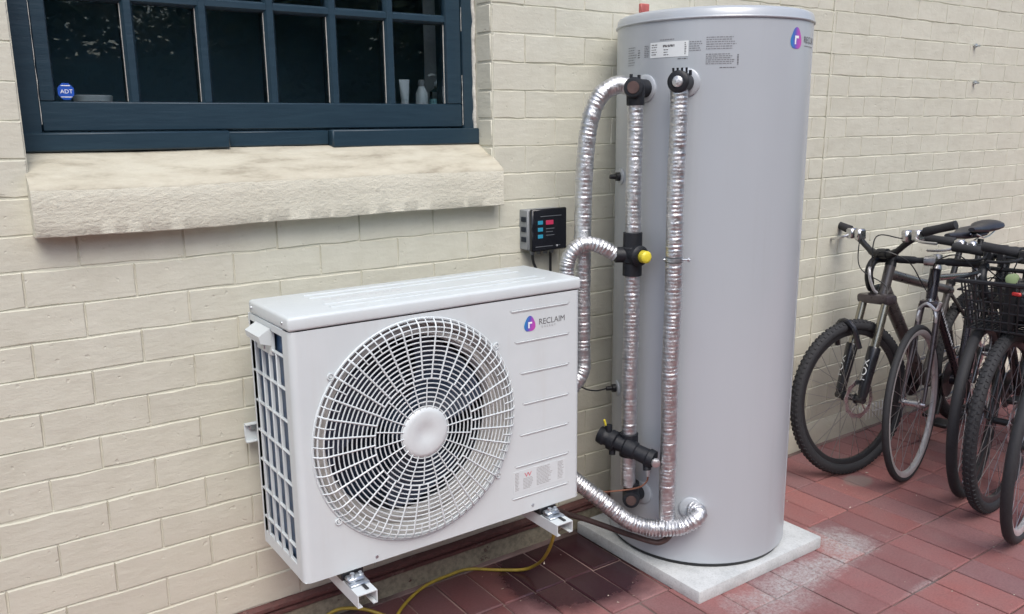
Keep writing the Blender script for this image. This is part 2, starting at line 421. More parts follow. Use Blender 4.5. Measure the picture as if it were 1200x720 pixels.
# ------------------------------------------------------------------ house wall
wall = thing('house_wall', (0, 0, 0), 'cream painted brick house wall behind the heat pump and the tank', 'wall')
WX0, WX1, OZ0, OZ1, OX0, OX1 = -1.6, 8.0, Z0+2*CH, 2.42, .222, 1.488
TOP = 3.05
mb = MB()
MD = .0027
for (a, b, c, d) in ((WX0, OX0, .10, TOP), (OX1, WX1, .10, TOP), (OX0, OX1, .10, 1.20), (OX0, OX1, OZ1, TOP)):
    mb.box(a, b, MD, .30, c, d)
part('mortar_face', mb, 'wall', wall, False)
def brick_mb(w, h, seed):
    rnd = random.Random(seed); nx = 4; nz = 2; mb = MB(); V = []; Fc = []
    gx, gz = .0006+rnd.uniform(-.0003, .0007), .0013
    x0, x1, z0, z1 = -w/2+gx, w/2-gx, -h/2+gz, h/2-gz
    e = .0022; j = lambda s: rnd.uniform(-s, s)
    for k in range(nz+1):
        for i in range(nx+1):
            x = x0+e+(x1-x0-2*e)*i/nx; z = z0+e+(z1-z0-2*e)*k/nz
            V.append((x+j(.0006), -.0002+j(.0008)-.0026*k/nz, z+(j(.0021))))
    W = nx+1
    for k in range(nz):
        for i in range(nx): Fc.append((k*W+i, k*W+i+1, (k+1)*W+i+1, (k+1)*W+i))
    per = [i for i in range(W)]+[k*W+nx for k in range(1, nz+1)]+[nz*W+i for i in range(nx-1, -1, -1)]+[k*W for k in range(nz-1, 0, -1)]
    b0 = len(V)
    for i in per:
        x, y, z = V[i]; dx = -e*1.0 if abs(x-x0) < e*1.8 else (e*1.0 if abs(x-x1) < e*1.8 else 0); dz = -e*1.0 if abs(z-z0) < e*1.9 else (e if abs(z-z1) < e*1.9 else 0)
        V.append((x+dx, .0036, z+dz))
    n = len(per)
    for i in range(n): Fc.append((per[i], b0+i, b0+(i+1) % n, per[(i+1) % n]))
    return mb.add(V, Fc)
cache = {}
def brick_mesh(w, seed):
    key = (round(w, 3), seed)
    if key not in cache: cache[key] = brick_mb(w, CH, seed*13+int(w*1000)).mesh('brick', 'wall')
    return cache[key]
bl = []
for row in range(-11, 24):
    zc = Z0+(row+.5)*CH
    ph = .424-.24*20+(0 if row % 2 == 0 else .12)
    segs = []
    if zc > OZ0 and zc < OZ1: segs = [(WX0, OX0, ph), (OX1, 2.35, OX1+(0 if row % 2 == 0 else -.12)-.24*4), (2.35, WX1, ph)]
    elif 1.20 < zc <= OZ0: segs = [(WX0, OX0, ph), (OX1, WX1, ph)]
    else: segs = [(WX0, WX1, ph)]
    if OZ0-CH < zc < OZ0: pass
    if zc > OZ0: segs[0] = (WX0, OX0, OX0-.24*20+(0 if row % 2 == 0 else .12))
    for (a, b, p) in segs:
        k0 = math.floor((a-p)/.24); x = p+k0*.24
        while x < b-.001:
            l, r = max(a, x), min(b, x+.24)
            if r-l > .03: bl.append(((l+r)/2, zc, r-l))
            elif r-l > .002 and bl: 
                bl.append(((l+r)/2, zc, r-l)) if r-l > .012 else None
            x += .24
def seen(x, z):
    p = proj((x, 0, z)); 
    if not (-60 < p[0] < 1260 and -30 < p[1] < 745): return False
    if 745 < p[0] < 900 and p[1] > 30: return False             # behind the tank
    if 375 < p[0] < 655 and 370 < p[1] < 560: return False         # behind the outdoor unit
    return True
vis = sorted([b for b in bl if seen(b[0], b[1])], key=lambda b: proj((b[0], 0, b[1]))[2])
top = set(vis[:300]); rest = MB(); rnd = random.Random(5)
for b in bl:
    dy = rnd.uniform(-.0009, .0009); rot = rnd.uniform(-.004, .004)
    if b in top:
        o = link('brick', brick_mesh(b[2], rnd.randrange(9)), wall); o.location = (b[0], dy, b[1]); o.rotation_euler = (rnd.uniform(-.006, .006), rot, 0)
    else:
        m = brick_mb(b[2], CH, rnd.randrange(99)); rest.add([v+Vector((b[0], dy, b[1])) for v in m.v], m.f)
tag(part('brick', rest, 'wall', wall), kind='stuff')
# reveal: the bricks that return into the opening, and the smooth render inside it
for row in range(2, 17):
    zc = Z0+(row+.5)*CH
    if zc+CH/2 > OZ1: break
    m = MB().box(OX1-.004, OX1+.02, .006, .078, zc-CH/2+.003, zc+CH/2-.003, .0025)
    part('brick', m, 'wall', wall)
m = MB().box(OX1-.001, OX1+.05, .003, .30, 1.30, OZ1).box(OX0-.05, OX0+.001, .003, .30, 1.30, OZ1)
part('reveal', m, 'wall', wall, False)
m = MB().box(OX0, OX1, .003, .30, OZ1-.0, OZ1+.05); part('lintel', m, 'stucco', wall, False)
# ragged bead of filler between frame and reveal
pts = spline([(OX1-.006+random.uniform(-.002, .003), .096, 1.37+i*.03) for i in range(30)], .01)
m = MB().tube(pts, .008, 6, rf=lambda i, a, p: .0075+.003*noise.noise(p*40)); part('filler_bead', m, 'caulk', wall)
# plinth and maroon damp strips at the foot of the wall
def wobble(mb, amp, fr):
    return mb.xf(lambda v: v+Vector((0, amp*noise.noise(v*fr), amp*noise.noise(v*fr+Vector((5, 3, 1))))))
def strip(x0, x1, prof, n):
    mb = MB(); V = []; Fc = []; k = len(prof)
    for i in range(n+1):
        x = x0+(x1-x0)*i/n
        for (y, z) in prof: V.append((x, y, z))
    for i in range(n):
        for q in range(k-1): Fc.append((i*k+q, i*k+q+1, (i+1)*k+q+1, (i+1)*k+q))
    return mb.add(V, Fc)
part('plinth', wobble(strip(WX0, WX1, [(.02, -.01), (-.008, -.01), (-.008, .03), (-.006, .062), (.02, .062)], 420), .004, 22), 'plinth_paint', wall)
part('damp_strip', wobble(strip(WX0, 2.4, [(.01, .0635), (-.012, .0635), (-.016, .068), (-.016, .076), (-.010, .079), (.01, .079)], 260), .0025, 14), 'maroon', wall)
part('damp_strip', wobble(strip(WX0, 2.4, [(.01, .083), (-.014, .083), (-.019, .088), (-.019, .098), (-.011, .103), (.01, .104)], 260), .0025, 12), 'maroon', wall)
m = MB().box(WX0, 2.4, -.006, .004, .075, .088); part('damp_strip', m, 'plinth_paint', wall, False)

part('wall_foot', wobble(strip(2.4005, WX1, [(.01, -.012), (-.0125, -.012), (-.0115, .04), (-.0095, .085), (-.004, .108), (.01, .109)], 300), .0035, 12), 'wall', wall)
# sill
SY = -.052
def sill():
    nx = 90; prof = [(.13, 1.205), (SY+.0015, 1.1985), (SY, 1.2005), (SY, 1.235), (SY, 1.27), (SY, 1.303), (SY+.005, 1.312), (-.01, 1.336), (.04, 1.360), (.085, 1.384), (.13, 1.39)]
    mb = strip(OX0-.006, OX1+.0, prof, nx)
    mb.m = [1 if (i % (len(prof)-1)) >= 5 else 0 for i in range(len(mb.f))]
    def fn(v):
        d = .0015*noise.noise(v*18)+.0012*noise.noise(v*60)
        return v+Vector((0, d, d*.8+.004*noise.noise(Vector((v.x*3, 0, 0)))))
    mb.xf(fn); k = len(prof)
    mb.f += [tuple(range(k)), tuple(range(len(mb.v)-1, len(mb.v)-1-k, -1))]; mb.m += [0, 0]
    return part('window_sill', mb, ['stucco', 'sill_top'], wall)
sill()

# window
FY = .095
m = MB()
m.box(OX0+.001, .305-.032, FY, .175, 1.385, 2.36, .002)       # left jamb
m.box(1.441, OX1-.002, FY, .175, 1.385, 2.36, .002)          # right jamb
m.box(OX0+.001, OX1-.002, FY, .175, 2.3603, 2.42, .002)
m.box(OX0+.001, OX1-.002, FY+.014, .175, 1.378, 1.432, .002)
window = part('window', m, 'navy', wall)
GY = .115
def sub(name, mb, mat, label=None, parent=None): return part(name, mb, mat, parent or window, label=label)
m = MB().box(.305-.0305, 1.4395, FY+.006, .165, 1.4335, 1.503, .003); sub('sash_rail', m, 'navy')
m = MB().box(.305-.0305, 1.4395, FY+.006, .165, 2.285, 2.359, .003); sub('sash_rail', m, 'navy')
m = MB().box(.305-.0305, .309, FY+.0065, .165, 1.5032, 2.2848, .003); sub('sash_stile', m, 'navy')
m = MB().box(1.386, 1.4395, FY+.0065, .165, 1.5032, 2.2848, .003); sub('sash_stile', m, 'navy')
bars = [.309+.1783*k for k in range(1, 6)]
for x in bars:
    m = MB().prism([(-.015, .150), (-.015, .114), (-.008, .1035), (.008, .1035), (.015, .114), (.015, .150)], (x, 0, 1.503), (1, 0, 0), (0, 1, 0), (0, 0, .782)); sub('glazing_bar', m, 'navy')
for z in (1.751, 2.018):
    m = MB().prism([(-.013, .148), (-.013, .115), (-.007, .1055), (.007, .1055), (.013, .115), (.013, .148)], (.309, 0, z), (0, 0, 1), (0, 1, 0), (1.077, 0, 0)); sub('glazing_bar', m, 'navy')
xs = [.309]+bars+[1.386]; zs = [1.503, 1.751, 2.018, 2.285]
rnd = random.Random(9)
for i in range(6):
    for k in range(3):
        a, b, c, d = xs[i]+.003, xs[i+1]-.003, zs[k]+.003, zs[k+1]-.003
        tx, tz = rnd.uniform(-.0008, .0008), rnd.uniform(-.0008, .0008)
        m = MB().box(a, b, .118, .121, c, d)
        m.xf(lambda v: v+Vector((0, tx*(1 if v.x > (a+b)/2 else -1)+tz*(1 if v.z > (c+d)/2 else -1), 0))); sub('pane', m, 'glass')
sub('drip_board', MB().box(.224, .705, .076, .118, 1.386, 1.431, .004), 'navy')
sub('drip_board', MB().box(.992, 1.486, .074, .118, 1.381, 1.430, .004), 'navy')
sub('drip_board', MB().box(.7055, .9915, .100, .118, 1.388, 1.4285, .003), 'navy')
for x in bars+[1.386]:
    h_ = .0148 if x < 1.38 else 0
    sub('putty_highlight', MB().box(x-h_-.0010, x-h_+.0004, .1140, .1178, 1.505, 1.737), 'caulk')  # pale strip paints the highlight on the putty edge of each bar
# chipped paint lines where sash meets jamb
for (x, z0, z1) in ((.2738, 1.45, 1.80), (1.4403, 1.44, 1.60), (1.4403, 1.72, 1.80)):
    pts = [(x+.0012*noise.noise(Vector((0, 0, z0+i*.01))*30), FY+.0045, z0+i*.01) for i in range(int((z1-z0)/.01))]
    sub('paint_crack', MB().tube(pts, .0009, 4, rf=lambda i, a, p: .0006+.0012*abs(noise.noise(p*50))), 'chip')
# room behind the window
rm = MB()
for q in ([(-.3, .31, 0), (2.3, .31, 0), (2.3, 1.7, 0), (-.3, 1.7, 0)], [(-.3, .31, 2.5), (2.3, .31, 2.5), (2.3, 1.7, 2.5), (-.3, 1.7, 2.5)], [(-.3, 1.7, 0), (2.3, 1.7, 0), (2.3, 1.7, 2.5), (-.3, 1.7, 2.5)],
          [(-.3, .31, 0), (-.3, 1.7, 0), (-.3, 1.7, 2.5), (-.3, .31, 2.5)], [(2.3, .31, 0), (2.3, 1.7, 0), (2.3, 1.7, 2.5), (2.3, .31, 2.5)]): rm.add(q, [(0, 1, 2, 3)])
tag(part('room_interior', rm, 'room_wall', None, False), kind='structure')
part('inner_sill', MB().box(OX0, OX1, .1755, .34, 1.44, 1.503, .002), 'white_trim', wall)
part('inner_reveal', MB().box(OX1-.045, OX1, .1765, .34, 1.495, 2.42, .003), 'white_trim', wall)
# things on the inner sill
SZ = 1.503
t = thing('cosmetic_tube', (1.285, .187, SZ), 'white upright squeeze tube inside the window, left of the bottles', 'tube')
m = MB().lathe((1.285, .187, SZ), (0, 0, 1), [(0, .012), (.014, .012), (.016, .013)], 16); part('cap', m, 'cosmetic', t)
m = MB(); V = []
for k, (z, a, b) in enumerate([(.016, .012, .012), (.04, .0155, .009), (.062, .017, .005), (.075, .0185, .0012)]):
    for i in range(16): an = 2*PI*i/16; V.append((1.285+a*math.cos(an), .187+b*math.sin(an), SZ+z))
m.add(V, [(k*16+i, k*16+(i+1) % 16, (k+1)*16+(i+1) % 16, (k+1)*16+i) for k in range(3) for i in range(16)]+[tuple(48+i for i in range(16))]); part('body', m, 'cosmetic', t)
t = thing('spray_bottle', (1.348, .192, SZ), 'small white bottle with tapered shoulders inside the window, between tube and pump bottle', 'bottle')
part('body', MB().lathe((1.348, .192, SZ), (0, 0, 1), [(0, .017), (.003, .019), (.035, .019), (.052, .010), (.056, .010)], 20), 'cosmetic', t)
part('cap', MB().lathe((1.348, .192, SZ+.056), (0, 0, 1), [(0, .011), (.018, .0095), (.020, .008)], 16), 'box_grey', t)
t = thing('pump_bottle', (1.405, .190, SZ), 'clear pump bottle with aqua soap inside the window, right end of the sill', 'bottle')
part('body', MB().lathe((1.405, .190, SZ), (0, 0, 1), [(0, .024), (.003, .027), (.018, .027)], 20), 'aqua', t)
part('upper_body', MB().lathe((1.405, .190, SZ+.018), (0, 0, 1), [(0, .027), (.022, .026), (.034, .010), (.040, .010)], 20), 'glass', t)
m = MB().lathe((1.405, .190, SZ+.058), (0, 0, 1), [(0, .012), (.014, .012), (.015, .005), (.028, .005), (.029, .009), (.036, .009)], 16)
m.tube([(1.405, .190, SZ+.091), (1.385, .195, SZ+.092), (1.372, .192, SZ+.087)], .004, 8); part('pump', m, 'cosmetic', t)
t = thing('dish', (.405, .190, SZ), 'low round white dish lying on the inner sill beside the blue sticker', 'dish')
part('dish_body', MB().lathe((.405, .190, SZ), (0, 0, 1), [(0, .040), (.003, .044), (.016, .046), (.018, .043), (.008, .039)], 28), 'white_trim', t)
# security sticker on the glass
st = thing('sticker', (.335, .1178, 1.527), 'blue octagonal security sticker inside the lower left window pane', 'sticker')
oc = [(.019*math.cos(PI/8+k*PI/4), .021*math.sin(PI/8+k*PI/4)) for k in range(8)]
part('sticker_face', MB().prism(oc, (.335, .1178, 1.527), (1, 0, 0), (0, 0, 1), (0, -.0006, 0)), 'sticker_blue', st)
text_obj('lettering', 'ADT', .0135, 'print_white', st, lambda x, y: (.3225+x, .1166, 1.5225+y), .0004)
for (zz, w) in ((1.5405, .010), (1.5140, .012)): part('small_print', MB().box(.335-w, .335+w, .1164, .1168, zz-.0009, zz+.0009), 'print_white', st, False)

# cable, bolts and vent on the wall at the right
cab = [(3.166-.0, -.004, 2.9), (3.166, -.004, 1.92), (3.157, -.004, 1.4), (3.156, -.004, 1.1), (3.152, -.004, .6), (3.15, -.004, .12)]
tag(part('wall_cable', MB().tube(spline(cab, .02), .0034, 6, rf=lambda i, a, p: .0034+.0008*noise.noise(p*9)), 'wall'), 'thin cream painted cable running straight down the wall right of the tank', 'cable')
for (x, z, lab) in ((4.296, 1.791, 'small grey bolt stub in the wall, upper of the two above the bicycles'), (4.323, 1.619, 'small grey bolt stub in the wall, lower of the two above the bicycles')):
    t = thing('wall_bolt', (x, 0, z), lab, 'bolt', 'bolt stubs left in the wall')
    part('shank', MB().rod((x, .01, z), (x, -.03, z-.002), .005, 8), 'galv', t); part('nut', MB().lathe((x, -.006, z), (0, -1, 0), [(0, .010), (.009, .010)], 6), 'galv', t)
vt = thing('wall_vent', (3.66, 0, .07), 'small comb-like slotted vent low on the wall behind the front bicycle wheel', 'vent')
part('vent_bar', MB().box(3.55, 3.78, -.010, -.001, .060, .072, .002), 'white_trim', vt)
for i in range(8): part('fin', MB().box(3.56+i*.027, 3.567+i*.027, -.011, -.001, .030, .105, .0015), 'white_trim', vt)
t = thing('wall_tap', (2.07, -.06, 1.80), 'dull red tap handle on the wall peeping over the top of the tank', 'tap')
part('handle', MB().box(2.040, 2.078, -.06, -.045, 1.795, 1.825, .003), 'red_cap', t); part('spindle', MB().rod((2.07, .0, 1.79), (2.07, -.05, 1.79), .009, 10), 'copper', t)
part('riser', MB().rod((2.07, -.035, 1.45), (2.07, -.035, 1.79), .008, 10), 'copper', t)

# ------------------------------------------------------------------ tank
TX, TY, TR = 2.122, -.300, .2985
slab = thing('concrete_slab', (2.11, -.31, 0), 'square pale concrete slab under the grey hot water tank', 'slab')
m = MB().box(1.805, 2.412, -.615, -.03, -.002, .042, .005, seg=2)
part('slab_body', m, 'concrete', slab)
tank = thing('hot_water_tank', (TX, TY, .042), 'tall grey cylindrical hot water tank standing on the pale slab', 'water heater')
TZ = 1.727
part('shell', MB().lathe((TX, TY, .055), (0, 0, 1), [(0, TR-.004), (.004, TR), (TZ-.055, TR)], 128, cap=False), 'tank', tank)
part('base_ring', MB().lathe((TX, TY, .042), (0, 0, 1), [(0, TR-.010), (.001, TR-.009), (.013, TR-.007)], 96), 'black_plastic', tank)
part('lid', MB().lathe((TX, TY, TZ-.001), (0, 0, 1), [(0, TR+.001), (.0015, TR+.0045), (.004, TR+.0055), (.007, TR+.0045), (.0075, TR+.002), (.024, TR-.0005), (.030, TR-.005), (.034, TR-.014), (.040, TR-.06), (.048, .05), (.048, .0)], 128, cap=False), 'tank', tank)
def cyl(a, z, r=TR): return Vector((TX+r*math.cos(R_(a)), TY+r*math.sin(R_(a)), z))
# vertical seam of the shell, on the far right
part('seam', MB().tube([cyl(-62, .07, TR+.0002), cyl(-62, 1.72, TR+.0002)], .0011, 5), 'tank', tank)
def patch(name, a0, a1, z0, z1, mat, h=.0006, parent=tank, n=12):
    mb = MB(); V = []; Fc = []
    for i in range(n+1):
        a = a0+(a1-a0)*i/n; V += [cyl(a, z0, TR+h), cyl(a, z1, TR+h)]
    for i in range(n): Fc.append((2*i, 2*i+2, 2*i+3, 2*i+1))
    mb.add(V, Fc); return part(name, mb, mat, parent)
lab = patch('rating_label', -174.5, -151.0, 1.625, 1.668, 'label_white', .0008)
def lines(a0, a1, z0, z1, rows, mat, name, seed, h=.0007, rag=.3, th=.0012):
    rnd = random.Random(seed); mb = MB()
    for k in range(rows):
        z = z1-(z1-z0)*k/max(1, rows-1); a = a0; end = a1-(a1-a0)*rnd.uniform(0, rag)
        while a < end:
            w = rnd.uniform(.5, 2.0); b = min(end, a+w)
            mb.add([cyl(a, z-th, TR+h), cyl(b, z-th, TR+h), cyl(b, z+th, TR+h), cyl(a, z+th, TR+h)], [(0, 1, 2, 3)]); a = b+.35
    return part(name, mb, mat, tank, False)
lines(-173.5, -169.5, 1.634, 1.661, 5, 'grey_print', 'printed_text', 1, .0012)
lines(-166.0, -159.0, 1.655, 1.658, 2, 'grey_print', 'printed_text', 2, .0012, 0, .0016)
lines(-165.5, -162.5, 1.632, 1.646, 3, 'grey_print', 'printed_text', 3, .0012)
lines(-153.2, -152.2, 1.632, 1.662, 7, 'grey_print', 'printed_text', 4, .0012, 0)
lines(-194, -185.5, 1.610, 1.660, 8, 'faint_print', 'printed_text', 5)
lines(-184.5, -182.0, 1.630, 1.650, 4, 'grey_print', 'printed_text', 15)
lines(-179.0, -175.0, 1.630, 1.660, 7, 'faint_print', 'printed_text', 6)
lines(-150.5, -143.5, 1.640, 1.664, 5, 'faint_print', 'printed_text', 7)
lines(-168, -158, 1.672, 1.674, 1, 'faint_print', 'printed_text', 16)
lines(-157, -151, 1.617, 1.619, 1, 'grey_print', 'printed_text', 8)
lines(-141.5, -124.5, 1.643, 1.674, 6, 'faint_print', 'printed_text', 9)
lines(-141.5, -126, 1.602, 1.628, 6, 'faint_print', 'printed_text', 10)
lines(-124.8, -124.0, 1.600, 1.625, 7, 'grey_print', 'printed_text', 11, rag=0)
lines(-134, -124, 1.589, 1.591, 1, 'grey_print', 'printed_text', 12)
# maker's emblem: rounded drop, blue to magenta, white letter
def drop(n=28):
    out = []
    for k in range(n):
        a = 2*PI*k/n; x, y = math.cos(a), math.sin(a)
        r = 1-.10*math.cos(3*a-PI/2); out.append((x*r*.86, y*r+.0))
    return out
def logo_mat(name, axis_vec, c0, half):
    t = NT(name); P = t.pos(); d = t.n("ShaderNodeVectorMath", operation='DOT_PRODUCT'); t.l(P, d.inputs[0]); d.inputs[1].default_value = axis_vec
    f = t.math('ADD', t.math('DIVIDE', t.math('SUBTRACT', d.outputs['Value'], c0), 2*half), .5)
    t.col(t.ramp(f, [(.05, (.02, .22, .52)), (.38, (.10, .12, .50)), (.62, (.38, .08, .46)), (.95, (.55, .08, .42))])); t.rough(.4); MATS[name] = t.m
def place_logo(parent, fn, sz, matname):
    poly = drop(); mb = MB(); V = [fn(x*sz, y*sz, .0008) for x, y in poly]+[fn(0, 0, .0008)]
    mb.add(V, [(i, (i+1) % len(poly), len(poly)) for i in range(len(poly))]); e = part('emblem', mb, matname, parent, False)
    mb = MB()
    for (a, b, c, d) in ((-.28, -.06, -.50, .30), (-.06, .34, .06, .30)):
        mb.add([fn(a*sz, c*sz, .0014), fn(b*sz, c*sz, .0014), fn(b*sz, d*sz, .0014), fn(a*sz, d*sz, .0014)], [(0, 1, 2, 3)])
    part('letter', mb, 'print_white', e, False)
ca = -86.5
axv = (-math.sin(R_(ca)), math.cos(R_(ca)), 0)
logo_mat('tank_logo', axv, Vector(axv).dot(cyl(ca, 0)), .028)
place_logo(tank, lambda x, y, h: cyl(ca+math.degrees(x/TR), 1.672+y, TR+h), .030, 'tank_logo')
text_obj('lettering', 'RECLAIM', .026, 'grey_print', tank, lambda x, y: cyl(ca+8+math.degrees(x/TR), 1.664+y, TR+.0009), .0004)
lines(ca+9, ca+24, 1.655, 1.655, 1, 'faint_print', 'printed_text', 31, rag=0)
# sockets with black fittings
def radial(a): return Vector((math.cos(R_(a)), math.sin(R_(a)), 0))
def socket(a, z, r=.040):
    part('socket_plate', MB().lathe(cyl(a, z, TR-.006), radial(a), [(0, r), (.009, r), (.012, r-.004), (.013, .012)], 32), 'tank', tank)
socket(-177.5, 1.540); socket(-151.5, 1.552); socket(-173.0, .262, .038); socket(-140.5, .245, .038)
def teeA():
    P = cyl(-175.5, 1.540, TR+.055)
    m = MB().lathe(cyl(-176.5, 1.540, TR+.004), radial(-176.5), [(0, .026), (.03, .026), (.058, .028)], 20)
    m.lathe(P+Vector((-.036, -.028, 0)), (.78, .62, 0), [(0, .018), (.001, .026), (.012, .030), (.014, .027), (.070, .027), (.072, .030), (.090, .029)], 24)
    m.lathe(P+Vector((0, 0, .004)), (0, 0, -1), [(0, .020), (.01, .027), (.052, .026), (.054, .024)], 24)
    for q in ((-.030, -.012), (.02, .008)): m.rod(P+Vector((q[0], q[1], .022)), P+Vector((q[0], q[1], .038)), .005, 8)
    part('tee_fitting', m, 'black_foam', tank, label='black tee fitting at the upper left of the tank')
    part('fitting_face', MB().lathe(P+Vector((-.0365, -.0285, 0)), (-.78, -.62, 0), [(0, .018), (.002, .017)], 20), 'brown_pipe', tank)
teeA()
def fitB():
    P = cyl(-152, 1.552, TR+.048); a = -152
    m = MB().lathe(cyl(a, 1.552, TR+.004), radial(a), [(0, .026), (.02, .028), (.05, .028), (.060, .031), (.074, .031), (.078, .026), (.079, .018)], 28)
    for k in range(4): m.rod(cyl(a-3+2*k, 1.576, TR+.062), cyl(a-3+2*k, 1.590, TR+.064), .0036, 6)
    m.rod(cyl(a+4, 1.570, TR+.04), cyl(a+4, 1.584, TR+.04), .005, 6)
    part('elbow_fitting', m, 'black_foam', tank)
    m = MB().lathe(cyl(a, 1.552, TR+.080), radial(a), [(0, .017), (.006, .015), (.009, .008)], 18); part('foil_plug', m, 'foil', tank)
fitB()
def elbC():
    P = cyl(-174.5, .262, TR+.045)
    m = MB().lathe(cyl(-174.5, .262, TR+.004), radial(-174.5), [(0, .024), (.045, .025)], 20)
    m.lathe(P+Vector((-.024, -.026, -.002)), (.68, .73, 0), [(0, .020), (.001, .026), (.012, .028), (.066, .028), (.068, .024)], 24)
    m.lathe(P, (0, 0, 1), [(0, .024), (.046, .026), (.048, .024)], 24)
    part('elbow_fitting', m, 'black_foam', tank)
    part('fitting_face', MB().lathe(P+Vector((-.025, -.027, -.002)), (-.68, -.73, 0), [(0, .017), (.002, .016)], 20), 'brown_pipe', tank)
elbC()
for (a, z, lb) in ((158, 1.275, 'upper black sensor plug on the tank side'), (157, .575, 'lower black sensor plug on the tank side')):
    part('sensor_plate', MB().lathe(cyl(a, z, TR-.004), radial(a), [(0, .026), (.007, .026), (.009, .022)], 28).xf(lambda v: v), 'tank', tank)
    part('sensor_plug', MB().lathe(cyl(a, z, TR+.003), radial(a), [(0, .014), (.014, .014), (.016, .008), (.034, .007), (.035, .004)], 16), 'black_plastic', tank, label=lb)

# ------------------------------------------------------------------ foil wrapped pipes
def foil_pipe(name, pts, r, label, seed=0, period=.0118, ridge=.052, wr=.085, step=.003, n=20, parent=None, base_at=None):
    P = spline(pts, step); rnd = random.Random(seed); o = Vector((seed*3.1, seed*1.7, seed))
    L = [0]
    for a, b in zip(P, P[1:]): L.append(L[-1]+(b-a).length)
    ph = []; acc = 0
    for i, s in enumerate(L):
        if i: acc += (L[i]-L[i-1])/(period*(1+.35*noise.noise(Vector((s*25, seed, 0)))))
        ph.append(acc)
    def rf(i, an, p):
        f = ph[i]+.10*math.sin(an+seed)+.12*noise.noise(Vector((math.cos(an), math.sin(an), L[i]*8))+o)
        s = f % 1.0; tri = (1-abs(2*s-1)); k = tri**2.0
        amp = ridge*(.6+.8*abs(noise.noise(Vector((math.cos(an)*1.5, math.sin(an)*1.5, L[i]*30))+o)))
        lump = wr*.18*noise.noise(p*22+o)+wr*.55*noise.noise(Vector((p.x*60, p.y*60, p.z*110))+o)+wr*.35*abs(noise.noise(p*150+o))
        return r*(1-amp*k*1.4+lump)
    mb = MB().tube(P, r, n, rf=rf)
    if parent is not None: return part(name, mb, 'foil', parent)
    t = thing(name, P[-1] if base_at is None else base_at, label, 'pipe'); part('foil_wrap', mb, 'foil', t); return t, P
ax_ = cyl(-175, 0, TR+.058)
def pa(z, dx=0, dy=0): return (ax_.x+dx, ax_.y+dy, z)
t, _ = foil_pipe('insulated_pipe', [pa(1.490), pa(1.40, .001), pa(1.25, -.002, -.001), pa(1.118, .001)], .0232, 'straight foil wrapped pipe from the black tee down to the yellow capped valve', 1)
t, _ = foil_pipe('insulated_pipe', [pa(.985), pa(.85, .001), pa(.65, -.002), pa(.50, 0), pa(.40, -.001), pa(.300, .001)], .0240, 'foil wrapped pipe from the yellow capped valve down to the black bottom elbow', 2)
bx_ = cyl(-152.5, 0, TR+.053)
def pb(z, dx=0, dy=0): return (bx_.x+dx, bx_.y+dy, z)
t, _ = foil_pipe('insulated_pipe', [pb(1.530), pb(1.42, .001), pb(1.25, -.001, .002), pb(1.055, 0)], .0248, 'upper half of the right-hand foil wrapped pipe, above the small clamp', 3)
t, _ = foil_pipe('insulated_pipe', [pb(1.038), pb(.9, .001), pb(.7, -.002, .001), pb(.5, .001), pb(.33, 0), pb(.27, .001, -.001), pb(.212, .002, -.003)], .0255, 'lower half of the right-hand foil wrapped pipe, below the small clamp', 4)
ck = thing('pipe_clamp', pb(1.046), 'small metal clamp with a bolt on the right-hand foil pipe', 'clamp')
part('band', MB().lathe(pb(1.040), (0, 0, 1), [(0, .024), (.001, .0275), (.012, .0275), (.013, .024)], 24), 'galv', ck)
part('bolt', MB().rod(pb(1.047, .014, -.022), pb(1.047, .026, -.040), .003, 8).lathe(pb(1.047, .022, -.034), (.5, -.85, 0), [(0, .0065), (.006, .0065)], 6), 'galv', ck)
part('bolt', MB().rod(pb(1.047, -.02, .012), pb(1.047, -.028, .016), .003, 8), 'galv', ck)
foil_pipe('insulated_pipe', [(ax_.x+.01, ax_.y+.035, 1.545), (ax_.x-.02, ax_.y+.06, 1.55), (ax_.x-.062, ax_.y+.085, 1.52), (ax_.x-.090, ax_.y+.10, 1.44), (ax_.x-.100, ax_.y+.11, 1.30), (ax_.x-.100, -.215, 1.1), (ax_.x-.098, -.212, .90), (ax_.x-.095, -.21, .75), (ax_.x-.100, -.215, .675), (ax_.x-.145, -.215, .625), (ax_.x-.2, -.215, .60)], .0265, 'foil wrapped pipe curving from the black tee down behind the heat pump', 5, wr=.11)
foil_pipe('insulated_pipe', [pa(1.052, -.045, .028), (1.700, -.292, 1.066), (1.675, -.277, 1.080), (1.648, -.260, 1.086), (1.620, -.244, 1.076), (1.602, -.233, 1.050), (1.595, -.228, 1.02), (1.594, -.227, .97), (1.594, -.227, .85)], .0235, 'short foil wrapped pipe arching from the yellow capped valve behind the heat pump', 6, ridge=.11, wr=.13, period=.011)
foil_pipe('insulated_pipe', [(1.53, -.22, .41), (1.574, -.261, .362), (1.64, -.324, .293), (1.679, -.361, .250), (1.714, -.395, .215), (1.757, -.436, .199), (1.80, -.480, .200), (1.838, -.512, .210), (1.872, -.530, .232), (1.893, -.520, .243), (1.896, -.492, .245)], .0268, 'foil wrapped pipe sloping from under the heat pump to the bottom right socket', 7, ridge=.13, wr=.11, period=.010)
